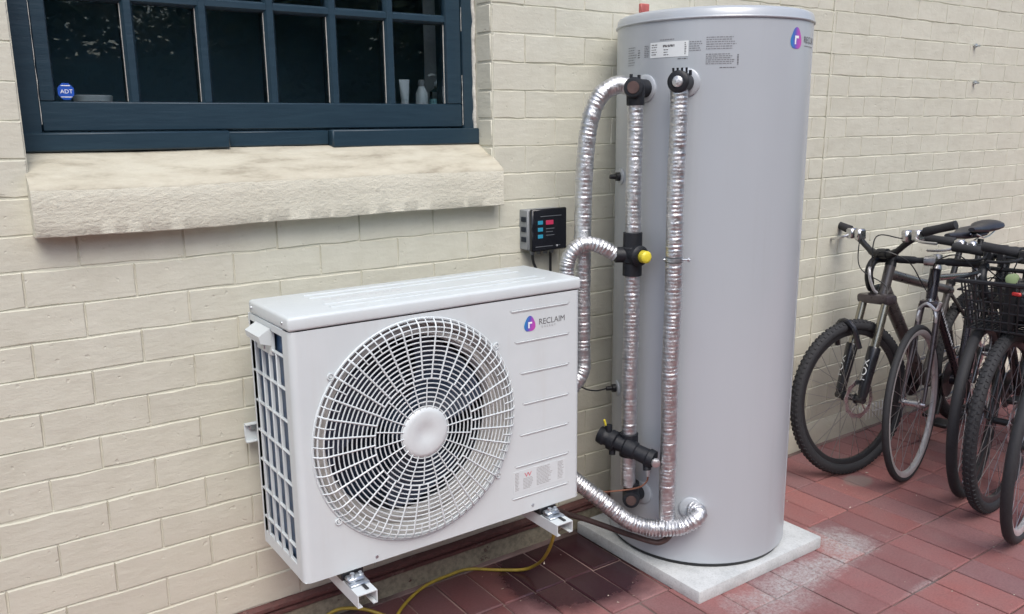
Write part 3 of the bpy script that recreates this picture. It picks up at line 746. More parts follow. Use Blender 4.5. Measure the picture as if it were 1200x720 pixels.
# three way valve with yellow cap
v = thing('mixing_valve', pa(1.05), 'black cross shaped mixing valve with a yellow cap between the foil pipes', 'valve')
m = MB().lathe(pa(.985), (0, 0, 1), [(0, .026), (.001, .029), (.040, .029), (.044, .033), (.086, .033), (.090, .029), (.132, .029), (.133, .026)], 24)
m.lathe(pa(1.05, 0, 0), (-.86, .52, 0), [(0, .024), (.052, .024), (.054, .022)], 22)
m.lathe(pa(1.05, 0, -.004), (-.1, -.99, 0), [(0, .031), (.034, .031), (.038, .026), (.046, .024)], 24)
part('valve_body', m, 'black_foam', v)
part('cap', MB().lathe(pa(1.050, -.0045, -.048), (-.1, -.99, 0), [(0, .017), (.003, .019), (.020, .0185), (.024, .015), (.026, .008), (.026, 0)], 24, cap=False), 'yellow_plastic', v)
# black relief valve crossing low down
v = thing('relief_valve', pa(.44), 'lumpy black valve assembly lying across the lower foil pipe', 'valve')
c = Vector(pa(.432)); dL = Vector((-.30, .80, .20)).normalized(); 
A = Vector((1.707, -.255, .466)); B = Vector((1.783, -.428, .414)); dAB = (B-A).normalized(); LL = (B-A).length
m = MB().lathe(A, dAB, [(0, .018), (.003, .027), (.022, .030), (.028, .026), (.040, .026), (.042, .033), (.062, .033), (.066, .025), (.092, .024), (.098, .029), (.132, .029), (.136, .025), (LL-.022, .026), (LL-.018, .030), (LL, .029), (LL+.004, .020)], 26)
m.lathe(c+Vector((0, 0, -.030)), (0, 0, 1), [(0, .026), (.001, .030), (.075, .030), (.077, .026)], 22)
m.rod(A+dAB*.036+Vector((0, 0, .01)), A+dAB*.036+Vector((0, 0, .045)), .012, 10).rod(A+dAB*.050-Vector((0, 0, .01)), A+dAB*.050-Vector((.004, .004, .046)), .011, 10)
m.rod(B-dAB*.025, B-dAB*.025+Vector((-.008, -.012, -.04)), .013, 10)
part('valve_body', m, 'black_foam', v)
part('lever', MB().rod(A+dAB*.030+Vector((-.002, 0, .03)), A+dAB*.030+Vector((-.012, .0, .062)), .0035, 8), 'yellow_plastic', v)
part('foil_plug', MB().lathe(B-dAB*.002+Vector((-.012, -.024, 0)), (-.45, -.9, .05), [(0, .015), (.005, .013), (.007, .006)], 16), 'foil', v)
q = B-dAB*.02+Vector((-.008, -.01, -.035))
part('outlet', MB().lathe(q, (-.1, -.1, -1), [(0, .010), (.012, .010), (.013, .007), (.022, .007)], 10), 'galv', v)
dr = spline([q+Vector((0, 0, -.02)), q+Vector((0, .004, -.04)), q+Vector((-.015, .02, -.062)), q+Vector((-.05, .06, -.078)), q+Vector((-.12, .12, -.09))], .006)
tag(part('copper_drain', MB().tube(dr, .0028, 8), 'copper'), 'thin copper drain line looping from the black relief valve behind the pipes', 'pipe')
tag(part('drain_pipe', MB().tube(spline([(1.50, -.04, .20), (1.60, -.14, .185), (1.663, -.232, .175), (1.73, -.344, .153), (1.78, -.43, .140), (1.798, -.455, .144), (1.812, -.475, .165), (1.815, -.478, .19)], .01), .009, 10), 'brown_pipe'), 'dull brown drain pipe running low beneath the foil pipe beside the tank', 'pipe')
tag(part('drain_pipe_upper', MB().tube(spline([(1.53, -.06, .215), (1.62, -.17, .19), (1.70, -.28, .165)], .01), .006, 8), 'brown_pipe'), 'thin brown tube above the slab corner left of the tank foot', 'pipe')

# ------------------------------------------------------------------ controller and its cables
k = thing('controller', (1.66, 0, 1.04), 'small grey wall controller with a black front screen above the heat pump', 'controller')
part('back_box', MB().box(1.583, 1.722, -.045, .004, 1.046, 1.174, .003), 'box_grey', k)
part('front_panel', MB().box(1.588, 1.729, -.062, -.0455, 1.042, 1.177, .004), 'screen', k)
m = MB()
for i in range(3): m.box(1.580, 1.5835, -.037, -.012, 1.072+i*.032, 1.088+i*.032, .001)
part('side_slot', m, 'dark_void', k, False)
def icon(x, z, w, h, mat): part('screen_icon', MB().box(x, x+w, -.0635, -.0622, z, z+h, .0006), mat, k)
for i in range(3): icon(1.610, 1.128-.022*i, .020, .012, 'screen_cyan')
icon(1.642, 1.126, .030, .014, 'screen_red')
for (x, z, w) in ((1.642, 1.112, .034), (1.642, 1.102, .028), (1.642, 1.091, .034), (1.620, 1.152, .085), (1.680, 1.056, .02), (1.60, 1.056, .07)): icon(x, z, w, .0022, 'screen_grey')
icon(1.685, 1.053, .004, .006, 'print_white')
for i in range(4): part('cable_gland', MB().lathe((1.614+i*.026, -.026, 1.046), (0, 0, -1), [(0, .010), (.010, .010), (.011, .008), (.018, .007)], 12), 'box_grey', k)
tag(part('black_cable', MB().tube(spline([(1.614, -.026, 1.032), (1.618, -.028, 1.00), (1.640, -.03, .96), (1.66, -.035, .90), (1.66, -.04, .7)], .01), .0045, 8), 'black_plastic'), 'black cable slanting from the controller down behind the heat pump', 'cable')
tag(part('black_cable', MB().tube(spline([(1.688, -.026, 1.032), (1.688, -.026, .96), (1.686, -.03, .9), (1.686, -.03, .7)], .01), .0045, 8), 'black_plastic'), 'black cable dropping straight from the controller behind the heat pump', 'cable')
sc = cyl(157, .575, TR+.035)
tag(part('sensor_cable', MB().tube(spline([sc, sc+Vector((-.05, -.0, .002)), sc+Vector((-.10, -.0, .02)), sc+Vector((-.15, 0, .06)), sc+Vector((-.14, 0, .12)), sc+Vector((-.125, -.01, .17)), sc+Vector((-.14, -.02, .2)), sc+Vector((-.20, -.02, .21))], .008), .0026, 6), 'black_plastic'), 'thin black sensor cable looping from the lower tank sensor towards the heat pump', 'cable')

# ------------------------------------------------------------------ outdoor unit
UX0, UX1, UY0, UY1, UZ0, UZ1 = .655, 1.507, -.400, -.130, .360, .984
u = thing('heat_pump', (1.08, -.26, .360), 'white heat pump outdoor unit with a round wire fan guard on wall brackets', 'heat pump')
FX, FZ, FR = .982, .683, .286
RC = .018
def front():
    mb = MB(); n = 120; angs = sorted(set([2*PI*i/n for i in range(n)]))
    X0, X1, Zb, Zt = UX0+RC, 1.300, UZ0+.0, UZ1
    # insert exact corner angles
    for (x, z) in ((X0, Zb), (X1, Zb), (X1, Zt), (X0, Zt)): angs.append(math.atan2(z-FZ, x-FX) % (2*PI))
    angs = sorted(angs); V = []; N = len(angs)
    for a in angs:
        cx, cz = math.cos(a), math.sin(a); t = 9
        if cx > 1e-9: t = min(t, (X1-FX)/cx)
        if cx < -1e-9: t = min(t, (X0-FX)/cx)
        if cz > 1e-9: t = min(t, (Zt-FZ)/cz)
        if cz < -1e-9: t = min(t, (Zb-FZ)/cz)
        V += [(FX+cx*FR, UY0, FZ+cz*FR), (FX+cx*t, UY0, FZ+cz*t), (FX+cx*(FR-.004), UY0+.006, FZ+cz*(FR-.004)), (FX+cx*(FR-.022), UY0+.055, FZ+cz*(FR-.022))]
    Fc = []
    for i in range(N):
        j = (i+1) % N
        Fc += [(4*i, 4*j, 4*j+1, 4*i+1), (4*i, 4*i+2, 4*j+2, 4*j), (4*i+2, 4*i+3, 4*j+3, 4*j+2)]
    mi = [0, 0, 1]*N
    b = len(mb.v); mb.add(V, Fc); mb.m = mi
    mb.add([(1.300, UY0, UZ0), (UX1-RC, UY0, UZ0), (UX1-RC, UY0, UZ1), (1.300, UY0, UZ1)], [(0, 1, 2, 3)])
    # rounded corners and right side
    for (cx, s) in ((UX0+RC, -1), (UX1-RC, 1)):
        V = []
        for i in range(9):
            a = i/8*PI/2; V += [(cx+s*RC*math.sin(a), UY0+RC-RC*math.cos(a), z) for z in (UZ0, UZ1)]
        mb.add(V, [(2*i, 2*i+2, 2*i+3, 2*i+1) for i in range(8)])
    mb.add([(UX1, UY0+RC, UZ0), (UX1, UY1, UZ0), (UX1, UY1, UZ1), (UX1, UY0+RC, UZ1)], [(0, 1, 2, 3)])
    mb.add([(UX0, UY1, UZ0), (UX1, UY1, UZ0), (UX1, UY1, UZ1), (UX0, UY1, UZ1)], [(0, 1, 2, 3)])
    mb.add([(UX0, UY0+RC, UZ0), (UX0, UY0+RC+.030, UZ0), (UX0, UY0+RC+.030, UZ1), (UX0, UY0+RC, UZ1)], [(0, 1, 2, 3)])
    for z in (UZ0,): mb.add([(UX0+.002, UY0+.004, z+.001), (UX1-.002, UY0+.004, z+.001), (UX1-.002, UY1, z+.001), (UX0+.002, UY1, z+.001)], [(0, 1, 2, 3)])
    return part('casing', mb, ['white', 'shroud'], u)
casing = front()
# side frame with openings (left)
ys = [UY0+RC+.030, -.292, -.239, -.186, -.140]; 
vb = MB(); hb = MB()
vb.box(UX0-.0004, UX0+.010, UY1-.0, UY1+.010, UZ0, UZ1)
for y in (-.304, -.254, -.204): vb.box(UX0-.001, UX0+.008, y-.0026, y+.0026, UZ0+.030, .918, .0012)
vb.box(UX0-.001, UX0+.006, -.1575, -.152, UZ0+.030, .918, .0012)
hz = [.918-.0785*i for i in range(0, 8)]
part('side_mullion', vb, 'white', u)
for i, z in enumerate([.918-.0800*i for i in range(7)]):
    part('side_rail', MB().box(UX0-.0006, UX0+.007, UY0+RC+.0302, UY1-.0002, z-.0024, z+.0024, .0010), 'white', u)
part('side_top_panel', MB().box(UX0, UX0+.009, UY0+RC+.0302, UY1-.0002, .966, UZ1, .001), 'white', u)
part('side_bottom_panel', MB().box(UX0, UX0+.009, UY0+RC+.0302, UY1-.0002, UZ0, UZ0+.034, .001), 'white', u)
part('side_handle_panel', MB().box(UX0-.001, UX0+.009, -.278, -.175, .905, .9655, .001), 'white', u)
m = MB().prism([(-.275, .970), (-.172, .970), (-.172, .938), (-.275, .938)], (UX0-.0015, 0, 0), (0, 1, 0), (0, 0, 1), (.001, 0, 0))
V = [(UX0-.001, -.278, .972), (UX0-.001, -.178, .972), (UX0-.030, -.178, .955), (UX0-.030, -.278, .955), (UX0-.026, -.178, .938), (UX0-.026, -.278, .938), (UX0-.001, -.178, .930), (UX0-.001, -.278, .930)]
m = MB().add(V, [(0, 1, 2, 3), (3, 2, 4, 5), (5, 4, 6, 7), (0, 3, 5, 7), (1, 6, 4, 2)])
part('side_hood', m, 'white', u)
part('screw', MB().lathe((UX0-.001, -.225, .918), (-1, 0, 0), [(0, .008), (.003, .007)], 12), 'galv', u)
part('coil_fins', MB().box(UX0+.016, UX0+.03, UY0+.045, UY1-.004, UZ0+.01, UZ1-.005), 'coil', u, False)
for (y, z) in ((-.362, 1.0015), (-.15, 1.0015)): part('screw', MB().lathe((UX0-.0012, y, z), (-1, 0, 0), [(0, .0045), (.002, .004)], 10), 'galv', u)
for (x, z) in ((.845, .375), (1.335, .378)): part('screw', MB().lathe((x, UY0, z), (0, -1, 0), [(0, .0045), (.002, .004)], 10), 'galv', u)
# lid
def lid():
    mb = MB().box(UX0-.0012, UX1+.0012, UY0-.0012, UY1+.0012, UZ1+.0005, 1.019, .008, seg=3)
    return part('lid', mb, 'white', u)
lid()
for y in (-.345, -.305, -.215, -.175):
    part('lid_rib', MB().box(.78, 1.42, y-.006, y+.006, 1.0175, 1.0212, .0025, seg=2), 'white', u)
m = MB(); rnd = random.Random(3)
for r_i, yy in enumerate((-.262, -.252, -.243)):
    x = .80
    while x < 1.02:
        w = rnd.uniform(.008, .03); m.box(x, x+w, yy-.002, yy+.002, 1.0189, 1.0194); x += w+.006
part('lid_text', m, 'chrome_label', u, False)
# pressed louvres on the right of the front
zl = [.951, .864, .775, .686, .597, .507, .414]; xl = [1.262, 1.276, 1.293, 1.301, 1.290, 1.273, 1.262]
for z, x in zip(zl, xl):
    m = MB().box(x, 1.466, UY0-.0006, UY0+.001, z+.0010, z+.0024)
    o = part('louvre_shade', m, 'unit_print_shade', u, False)  # dark strip paints the shadow line above the pressed louvre
    m = MB(); V = []; n = 12
    prof = [(0, .0014), (-.0029, .0002), (-.0025, -.0022), (0, -.0058)]
    xx = [x, x+.008]+[x+.008+(1.458-x-.008)*i/6 for i in range(1, 7)]+[1.466]
    for i, a in enumerate(xx):
        s = 0.05 if i in (0, len(xx)-1) else 1
        for (dy, dz) in prof: V.append((a, UY0+dy*s-.0001, z+dz*s))
    m.add(V, [(4*i+q, 4*i+q+1, 4*i+q+5, 4*i+q+4) for i in range(len(xx)-1) for q in range(3)])
    part('louvre', m, 'white', u)
# emblem, name and rating label
logo_mat('unit_logo', (1, 0, -.25), 1.330-.25*.909, .020)
place_logo(u, lambda x, y, h: Vector((1.328+x, UY0-h, .9085+y)), .0215, 'unit_logo')
text_obj('lettering', 'RECLAIM', .0235, 'grey_print', u, lambda x, y: (1.358+x*.98, UY0-.0008, .903+y), .0002, 1.0)
text_obj('lettering', 'ENERGY', .0085, 'unit_print_shade', u, lambda x, y: (1.368+x*1.0, UY0-.0008, .893+y), 0, 1.8)
part('rating_label', MB().box(1.268, 1.452, UY0-.0006, UY0, .429, .493), 'guard', u, False)
m = MB(); rnd = random.Random(8)
for zz in [.487-.0042*i for i in range(13)]:
    for (a, b, rag) in ((1.274, 1.288, .3), (1.302, 1.336, .4), (1.349, 1.408, .3), (1.425, 1.448, .4)):
        if zz > .468 and a == 1.302: continue
        x = a; e = b-(b-a)*rnd.uniform(0, rag)
        while x < e: w = min(rnd.uniform(.003, .010), e-x); m.box(x, x+w, UY0-.0010, UY0-.0005, zz-.0008, zz+.0008); x += w+.0014
part('printed_text', m, 'unit_print_shade', u, False)
text_obj('safety_mark', 'W', .024, 'red_print', u, lambda x, y: (1.306+x, UY0-.0012, .470+y*.8), .0003)
# fan shroud, blades, guard
part('fan_cavity', MB().lathe((FX, UY0+.054, FZ), (0, 1, 0), [(0, FR-.022), (.010, FR-.040), (.06, FR-.042), (.12, FR-.042)], 72, cap=False), 'dark_void', u)
part('cavity_back', MB().box(UX0+.035, 1.29, UY0+.19, UY0+.20, UZ0+.01, UZ1-.01), 'fan_blade', u, False)
part('bell_mouth', MB().lathe((FX, UY0+.050, FZ), (0, 1, 0), [(0, FR-.021), (-.010, FR-.034), (-.012, FR-.043), (.004, FR-.050), (.02, FR-.051)], 72, cap=False), 'shroud', u)
def blade(a0):
    mb = MB(); n = 14; m_ = 9; V = []
    for i in range(n+1):
        rr = .055+(.225-.055)*i/n
        for k in range(m_+1):
            s = k/m_; a = a0+(-.55+1.25*s)+.35*(i/n)**1.5
            V.append((FX+rr*math.cos(a), UY0+.075+.055*(s-.5)+.012*math.sin(s*PI), FZ+rr*math.sin(a)))
    mb.add(V, [(i*(m_+1)+k, i*(m_+1)+k+1, (i+1)*(m_+1)+k+1, (i+1)*(m_+1)+k) for i in range(n) for k in range(m_)])
    return mb
fan = part('fan', MB().lathe((FX, UY0+.045, FZ), (0, 1, 0), [(0, .03), (.004, .05), (.012, .056), (.07, .056)], 36), 'fan_blade', u)
for i in range(3): part('blade', blade(.4+i*2*PI/3), 'fan_blade', fan)
GYF = UY0-.020
def gy(r):                                   # the guard is a shallow dish that curls back at its rim
    if r > .268: q = (r-.268)/.024; return GYF+.024*q**1.6
    return GYF-.004*(1-(r/.268)**2)
hub = MB().lathe((FX, GYF+.002, FZ), (0, -1, 0), [(0, .0655), (.006, .0655), (.0105, .061), (.0125, .053), (.0125, .026), (.0085, .016), (.0085, 0)], 48, cap=False)
guard = part('fan_guard', hub, 'guard', u)
radii = [.0680+.01185*i for i in range(19)]
for i, r in enumerate(radii):
    tk = .0018 if i not in (6, 18) else .0023
    m = MB().ring((FX, gy(r), FZ), (0, 1, 0), r, tk, 96 if r > .12 else 64, 5); part('ring', m, 'guard', guard)
m = MB().ring((FX, UY0-.0015, FZ), (0, 1, 0), .2895, .0032, 110, 5); part('ring', m, 'guard', guard)
def spoke(r0, r1, th, nn=5):
    pts = [(r0+(r1-r0)*i/nn, gy(r0+(r1-r0)*i/nn)-GYF-.0022, 0) for i in range(nn+1)]
    return MB().tube(pts, th, 5).mesh('spoke', 'guard')
si = spoke(.058, radii[6], .0018, 2); so_ = spoke(radii[6], .2905, .0024, 12); sh = spoke(radii[15], .2905, .0016, 8)
bu = base(u)
def put(me, a):
    o = link('spoke', me, guard); o.location = Vector((FX, GYF, FZ))-bu; o.rotation_euler = (0, -a, 0)
for i in range(22): put(si, 2*PI*(i+.25)/22)
for i in range(36): put(so_, 2*PI*(i+.1)/36)
for i in range(36): put(sh, 2*PI*(i+.6)/36)
for a in (R_(38), R_(142), R_(218), R_(322)):
    cx, cz = FX+.2975*math.cos(a), FZ+.2975*math.sin(a)
    m = MB().ring((cx, UY0-.003, cz), (0, 1, 0), .0075, .002, 16, 5); m.lathe((cx, UY0-.001, cz), (0, -1, 0), [(0, .0045), (.003, .004)], 10)
    part('fixing_loop', m, 'guard', guard)

# ------------------------------------------------------------------ brackets
br = thing('wall_bracket', (1.08, 0, .335), 'white steel wall bracket carrying the heat pump on two channel arms', 'bracket')
def channel(x0, x1, y0, y1, zt):
    w = .0025; h = .034; mb = MB()
    mb.box(x0, x1, y0, y1, zt-w, zt).box(x0, x0+w, y0, y1, zt-h, zt-w-.0001).box(x1-w, x1, y0, y1, zt-h, zt-w-.0001)
    mb.box(x0+w+.0001, x0+.012, y0, y1, zt-h, zt-h+w).box(x1-.012, x1-w-.0001, y0, y1, zt-h, zt-h+w); return mb
for (a, b, yt) in ((.752, .804, -.481), (1.364, 1.420, -.476)):
    arm = part('arm', channel(a, b, yt, -.004, .336), 'white', br, False)
    c_ = (a+b)/2
    part('bolt_plate', MB().box(c_-.026, c_+.026, -.442, -.402, .3365, .3415, .0015), 'galv', arm)
    part('bolt_plate', MB().box(c_-.024, c_+.020, -.428, -.400, .342, .352, .003), 'galv', arm)
    part('bolt', MB().lathe((c_-.010, -.418, .342), (0, 0, 1), [(0, .010), (.009, .010), (.010, .006), (.020, .006)], 6).lathe((c_+.013, -.414, .342), (0, 0, 1), [(0, .009), (.010, .009), (.011, .005), (.016, .005)], 6), 'galv', arm)
    part('cable_tie', MB().box(c_+.002, c_+.011, -.468, -.440, .3365, .340, .001), 'black_plastic', arm)
    part('rubber_foot', MB().box(c_-.03, c_+.03, -.398, -.30, .3365, .3595, .003), 'black_plastic', br)
    part('upright', MB().box(a, b, -.030, -.003, .34, .70, .002), 'white', br)
part('crossbar', MB().box(.648, 1.50, -.036, -.0305, .615, .665, .0015).box(.648, 1.50, -.050, -.0362, .662, .666, .0005).box(.648, 1.50, -.050, -.0362, .614, .618, .0005), 'white', br)
part('crossbar_bolt', MB().lathe((.668, -.037, .655), (0, -1, 0), [(0, .011), (.007, .011), (.008, .007), (.012, .006)], 14), 'galv', br)

# yellow earth cable
yc = [(1.432, -.36, .350), (1.428, -.385, .31), (1.437, -.36, .22), (1.468, -.28, .12), (1.495, -.20, .05), (1.485, -.142, .010), (1.416, -.085, .006), (1.349, -.030, .006), (1.284, -.022, .006), (1.163, -.040, .006), (1.032, -.126, .006), (.95, -.25, .006), (.88, -.42, .006), (.80, -.55, .006)]
tag(part('yellow_cable', MB().tube(spline(yc, .008), .0052, 10), 'yellow_cable'), 'yellow cable hanging from the right bracket arm and curling over the pavers', 'cable')
tag(part('yellow_hose', MB().tube(spline([(.74, -.05, .012), (.82, -.052, .03), (.873, -.065, .05), (.935, -.10, .045), (.99, -.135, .02), (1.02, -.16, .012)], .008), .0052, 10), 'yellow_cable'), 'short loop of yellow cable below the left bracket arm', 'cable')

# ------------------------------------------------------------------ bicycles
def rot_axis(p, d, ang): 
    Mx = Matrix.Translation(p) @ Matrix.Rotation(ang, 4, Vector(d)) @ Matrix.Translation(-Vector(p)); return lambda v: Mx @ v
def make_bike(name, label, spec, loc, az, lean=0, steer=0):
    """local frame: x forward, y left, z up, origin on the ground below the front hub"""
    t = thing(name, (loc[0], loc[1], 0), label, 'bicycle', 'bicycles parked along the wall')
    R = spec['R']; tr = spec.get('tr', .024); fr = spec['frame']
    def P(nm, mb, mats, parent=t, lb=None, st=False):
        if st: mb.xf(ST)
        o = link(nm, mb.mesh(nm, mats, True), parent)
        if lb: o['label'] = lb
        return o
    hub = Vector((0, 0, R)); BB = Vector((-.60, 0, .28)); RH = Vector((-1.02, 0, R))
    sd_ = Vector((-.33, 0, .94)).normalized()
    def sa(z, off=0): p = Vector((-.045, 0, R)); return p+sd_*((z-R)/sd_.z)+Vector((.94, 0, .33))*off
    crown = sa(2*R+.055); h0 = sa(2*R+.075); h1 = sa(2*R+.075+spec.get('head', .13)); stem = sa(h1.z+.035)
    ST = rot_axis(sa(R), sd_, R_(steer))
    # wheels
    def wheel(nm, c, st):
        tk = spec.get('knob', 0)
        mb = MB().ring(c, (0, 1, 0), R-tr, tr*.92, 84, 12)
        if tk:
            for i in range(90):
                for s in (-.75, 0, .75):
                    a = 2*PI*(i+(.5 if s == 0 else 0))/90; ct = Vector((math.cos(a), 0, math.sin(a))); tg = Vector((-math.sin(a), 0, math.cos(a)))
                    rr = R-tr+tr*.90*math.cos(s); p = c+ct*rr+Vector((0, tr*.90*math.sin(s), 0)); nrm = (ct*math.cos(s)+Vector((0, math.sin(s), 0))); sy = nrm.cross(tg)
                    q = [p+tg*x*.0052+sy*y*.0055 for x, y in ((-1, -1), (1, -1), (1, 1), (-1, 1))]
                    mb.add(q+[v+nrm*tk-(v-p)*.25 for v in q], [(4, 5, 6, 7), (0, 1, 5, 4), (1, 2, 6, 5), (2, 3, 7, 6), (3, 0, 4, 7)])
        w = P(nm, mb, 'rubber', st=st)
        rm_ = R-2*tr+.004
        pr = [(-.011, rm_+.004), (.011, rm_+.004), (.012, rm_-.008), (.006, rm_-.018), (-.006, rm_-.018), (-.012, rm_-.008)]
        mb = MB(); V = []; n = 72
        for i in range(n):
            a = 2*PI*i/n
            for (yy, rr) in pr: V.append(c+Vector((math.cos(a)*rr, yy, math.sin(a)*rr)))
        mb.add(V, [(i*6+q, i*6+(q+1) % 6, ((i+1) % n)*6+(q+1) % 6, ((i+1) % n)*6+q) for i in range(n) for q in range(6)])
        P('rim', mb, spec.get('rim', 'rim_black'), w, st=st)
        hm = MB().lathe(c-Vector((0, .05, 0)), (0, 1, 0), [(0, .006), (.015, .008), (.018, .022), (.022, .022), (.024, .013), (.076, .013), (.078, .022), (.082, .022), (.085, .008), (.10, .006)], 16)
        P('hub', hm, spec.get('hubm', 'black_plastic'), w, st=st)
        for i in range(28):
            a = 2*PI*i/28; s = 1 if i % 2 else -1; b = a+(.9 if (i//2) % 2 else -.9)
            p0 = c+Vector((math.cos(b)*.021, s*.032, math.sin(b)*.021)); p1 = c+Vector((math.cos(a)*(rm_-.016), s*.003, math.sin(a)*(rm_-.016)))
            P('spoke', MB().tube([p0, p1], .00115, 4, cap=False), spec.get('spm', 'spoke_steel'), w, st=st)
        return w
    wf = wheel('front_wheel', hub, True); wr = wheel('rear_wheel', RH, False)
    if spec.get('disc'):
        for (w, c, st) in ((wf, hub, True), (wr, RH, False)):
            mb = MB(); V = []; n = 40
            for i in range(n):
                a = 2*PI*i/n; wv = .0035*math.sin(a*10)
                for (yy, rr) in ((.041, .062), (.041, .080+wv), (.043, .080+wv), (.043, .062)): V.append(c+Vector((math.cos(a)*rr, yy, math.sin(a)*rr)))
            mb.add(V, [(i*4+q, i*4+(q+1) % 4, ((i+1) % n)*4+(q+1) % 4, ((i+1) % n)*4+q) for i in range(n) for q in range(4)])
            for i in range(5): a = 2*PI*i/5; mb.tube([c+Vector((math.cos(a)*.02, .042, math.sin(a)*.02)), c+Vector((math.cos(a+.35)*.063, .042, math.sin(a+.35)*.063))], .003, 4)
            P('brake_disc', mb, 'steel', w, st=st)
    # fork
    mb = MB(); m2 = MB()
    sw = .056 if tr > .02 else .045
    if spec.get('sus'):
        for s in (-1, 1):
            o = Vector((0, s*sw, 0)); top_ = crown+o+Vector((.035, 0, .02))
            low = hub+o; mid = low.lerp(top_, .52)
            m2.rod(mid, top_, .0165, 14)
            mb.lathe(low-sd_*.0, (mid-low), [(0, .014), (.02, .020), ((mid-low).length*.75, .0235), ((mid-low).length-.008, .0255), ((mid-low).length, .0235)], 18)
            mb.rod(low+Vector((0, -s*.02, 0)), low+Vector((0, s*.012, 0)), .016, 12)
        mb.tube(spline([hub+Vector((.012, -sw, .215)), hub+Vector((.03, -sw*.7, .30+.0)), hub+Vector((.035, 0, .325)), hub+Vector((.03, sw*.7, .30)), hub+Vector((.012, sw, .215))], .02), .012, 8)
        f = P('fork', mb, 'black_frame', st=True); P('stanchion', m2, 'fork_gold', f, st=True)
        P('fork_crown', MB().box(crown.x-.005, crown.x+.060, -.078, .078, crown.z-.005, crown.z+.035, .012, seg=2), 'road_head', f, st=True)
        for s in (-1, 1):
            low = hub+Vector((0, s*sw, 0)); top_ = crown+Vector((.035, s*sw, .02)); d = (top_-low).normalized()
            # lettering runs up the leg, facing forward and outward
            for fa in ((Vector((.9, -.44, .3)) if s < 0 else Vector((.98, -.2, .3))),):
                nn = (fa-d*fa.dot(d)).normalized(); side = d.cross(nn)
                cu = bpy.data.curves.new('lettering', 'FONT'); cu.body = 'FOX'; cu.size = .040
                to = bpy.data.objects.new('x', cu); S.collection.objects.link(to); me = bpy.data.meshes.new_from_object(to.evaluated_get(bpy.context.evaluated_depsgraph_get())); bpy.data.objects.remove(to)
                for v in me.vertices:
                    an = (v.co.y-.014)/.024; v.co = ST(low+d*(.075+v.co.x*1.15)+nn*.0245*math.cos(an)-side*.0245*math.sin(an))
                me.materials.clear(); me.materials.append(MATS['label_white']); me.name = 'lettering'; link('lettering', me, f)
    else:
        for s in (-1, 1):
            mb.tube(spline([crown+Vector((.0, s*.032, 0)), crown.lerp(hub, .5)+Vector((-.004, s*sw*.85, 0)), hub+Vector((0, s*sw*.95, 0))], .02), .012, 10, rf=lambda i, a, p: .007+.0065*max(0, min(1, (p.z-R)/(crown.z-R))))
        mb.box(crown.x-.016, crown.x+.018, -.040, .040, crown.z-.012, crown.z+.018, .008, seg=2)
        f = P('fork', mb, spec.get('forkm', fr), st=True)
    P('headset', MB().lathe(h0-sd_*.012, sd_, [(0, .021), (.012, .023), (.013, .018), ((h1-h0).length+.010, .018), ((h1-h0).length+.012, .023), ((h1-h0).length+.028, .021)], 18), 'steel' if spec.get('drop') else 'black_plastic')
    # frame
    seat_top = BB+Vector((-.185, 0, spec.get('seat_tube', .45))); mb = MB()
    dt = spec.get('dt', .020)
    mb.rod(h0+sd_*.0, h1, .0215, 18); mb.rod(h0+sd_*.03, BB, dt, 16, r1=dt*.9); mb.rod(h1-sd_*.035, seat_top-Vector((0, 0, .035)), dt*.82, 14, r1=dt*.72); mb.rod(BB, seat_top, .0165, 14)
    mb.rod(BB-Vector((0, .035, 0)), BB+Vector((0, .035, 0)), .021, 16)
    for s in (-1, 1):
        mb.tube([seat_top+Vector((.015, s*.014, -.05)), seat_top.lerp(RH, .5)+Vector((0, s*.045, 0)), RH+Vector((0, s*.062, 0))], .0085, 8)
        mb.tube([BB+Vector((0, s*.022, 0)), BB.lerp(RH, .45)+Vector((0, s*.045, 0)), RH+Vector((0, s*.062, 0))], .0095, 8)
    frm = P('frame', mb, fr)
    if spec.get('drop'):
        dd = (BB-(h0+sd_*.03)).normalized(); st0 = h0+sd_*.03
        side = Vector((0, -1, 0))
        cu_n = dd.cross(side)
        m_ = MB(); rnd2 = random.Random(2); x_ = .10
        while x_ < .34:
            w_ = rnd2.uniform(.008, .018); pp = st0+dd*x_
            for yy in (1, -1): m_.add([pp+Vector((0, yy*(dt+.0008), 0))+cu_n*.008, pp+dd*w_+Vector((0, yy*(dt+.0008), 0))+cu_n*.008, pp+dd*w_+Vector((0, yy*(dt+.0008), 0))-cu_n*.008, pp+Vector((0, yy*(dt+.0008), 0))-cu_n*.008], [(0, 1, 2, 3)])
            x_ += w_+.008
        P('printed_marks', m_, 'label_white', frm)
    # seat
    sp_ = seat_top+(seat_top-BB).normalized()*spec.get('post', .14)
    P('seatpost', MB().rod(seat_top-(seat_top-BB).normalized()*.02, sp_, .0136, 12).rod(seat_top-Vector((0, 0, .012)), seat_top+Vector((-.004, 0, .012)), .020, 14), spec.get('postm', 'black_plastic'))
    mb = MB(); V = []; n = 16
    prof = [(.145, .014, .010), (.12, .020, .014), (.06, .024, .018), (0, .036, .022), (-.05, .062, .026), (-.09, .073, .028), (-.125, .066, .026), (-.14, .040, .018)]
    for (xx, hw, th) in prof:
        rise = .012*abs(xx)/.14
        for i in range(n):
            a = 2*PI*i/n; V.append(sp_+Vector((xx-.0, hw*math.cos(a), .045+rise+th*(math.sin(a) if math.sin(a) > 0 else .75*math.sin(a)))))
    mb.add(V, [(k*n+i, k*n+(i+1) % n, (k+1)*n+(i+1) % n, (k+1)*n+i) for k in range(len(prof)-1) for i in range(n)]+[tuple(range(n)), tuple((len(prof)-1)*n+i for i in range(n))])
    sdl = P('saddle', mb, 'saddle')
    m_ = MB()
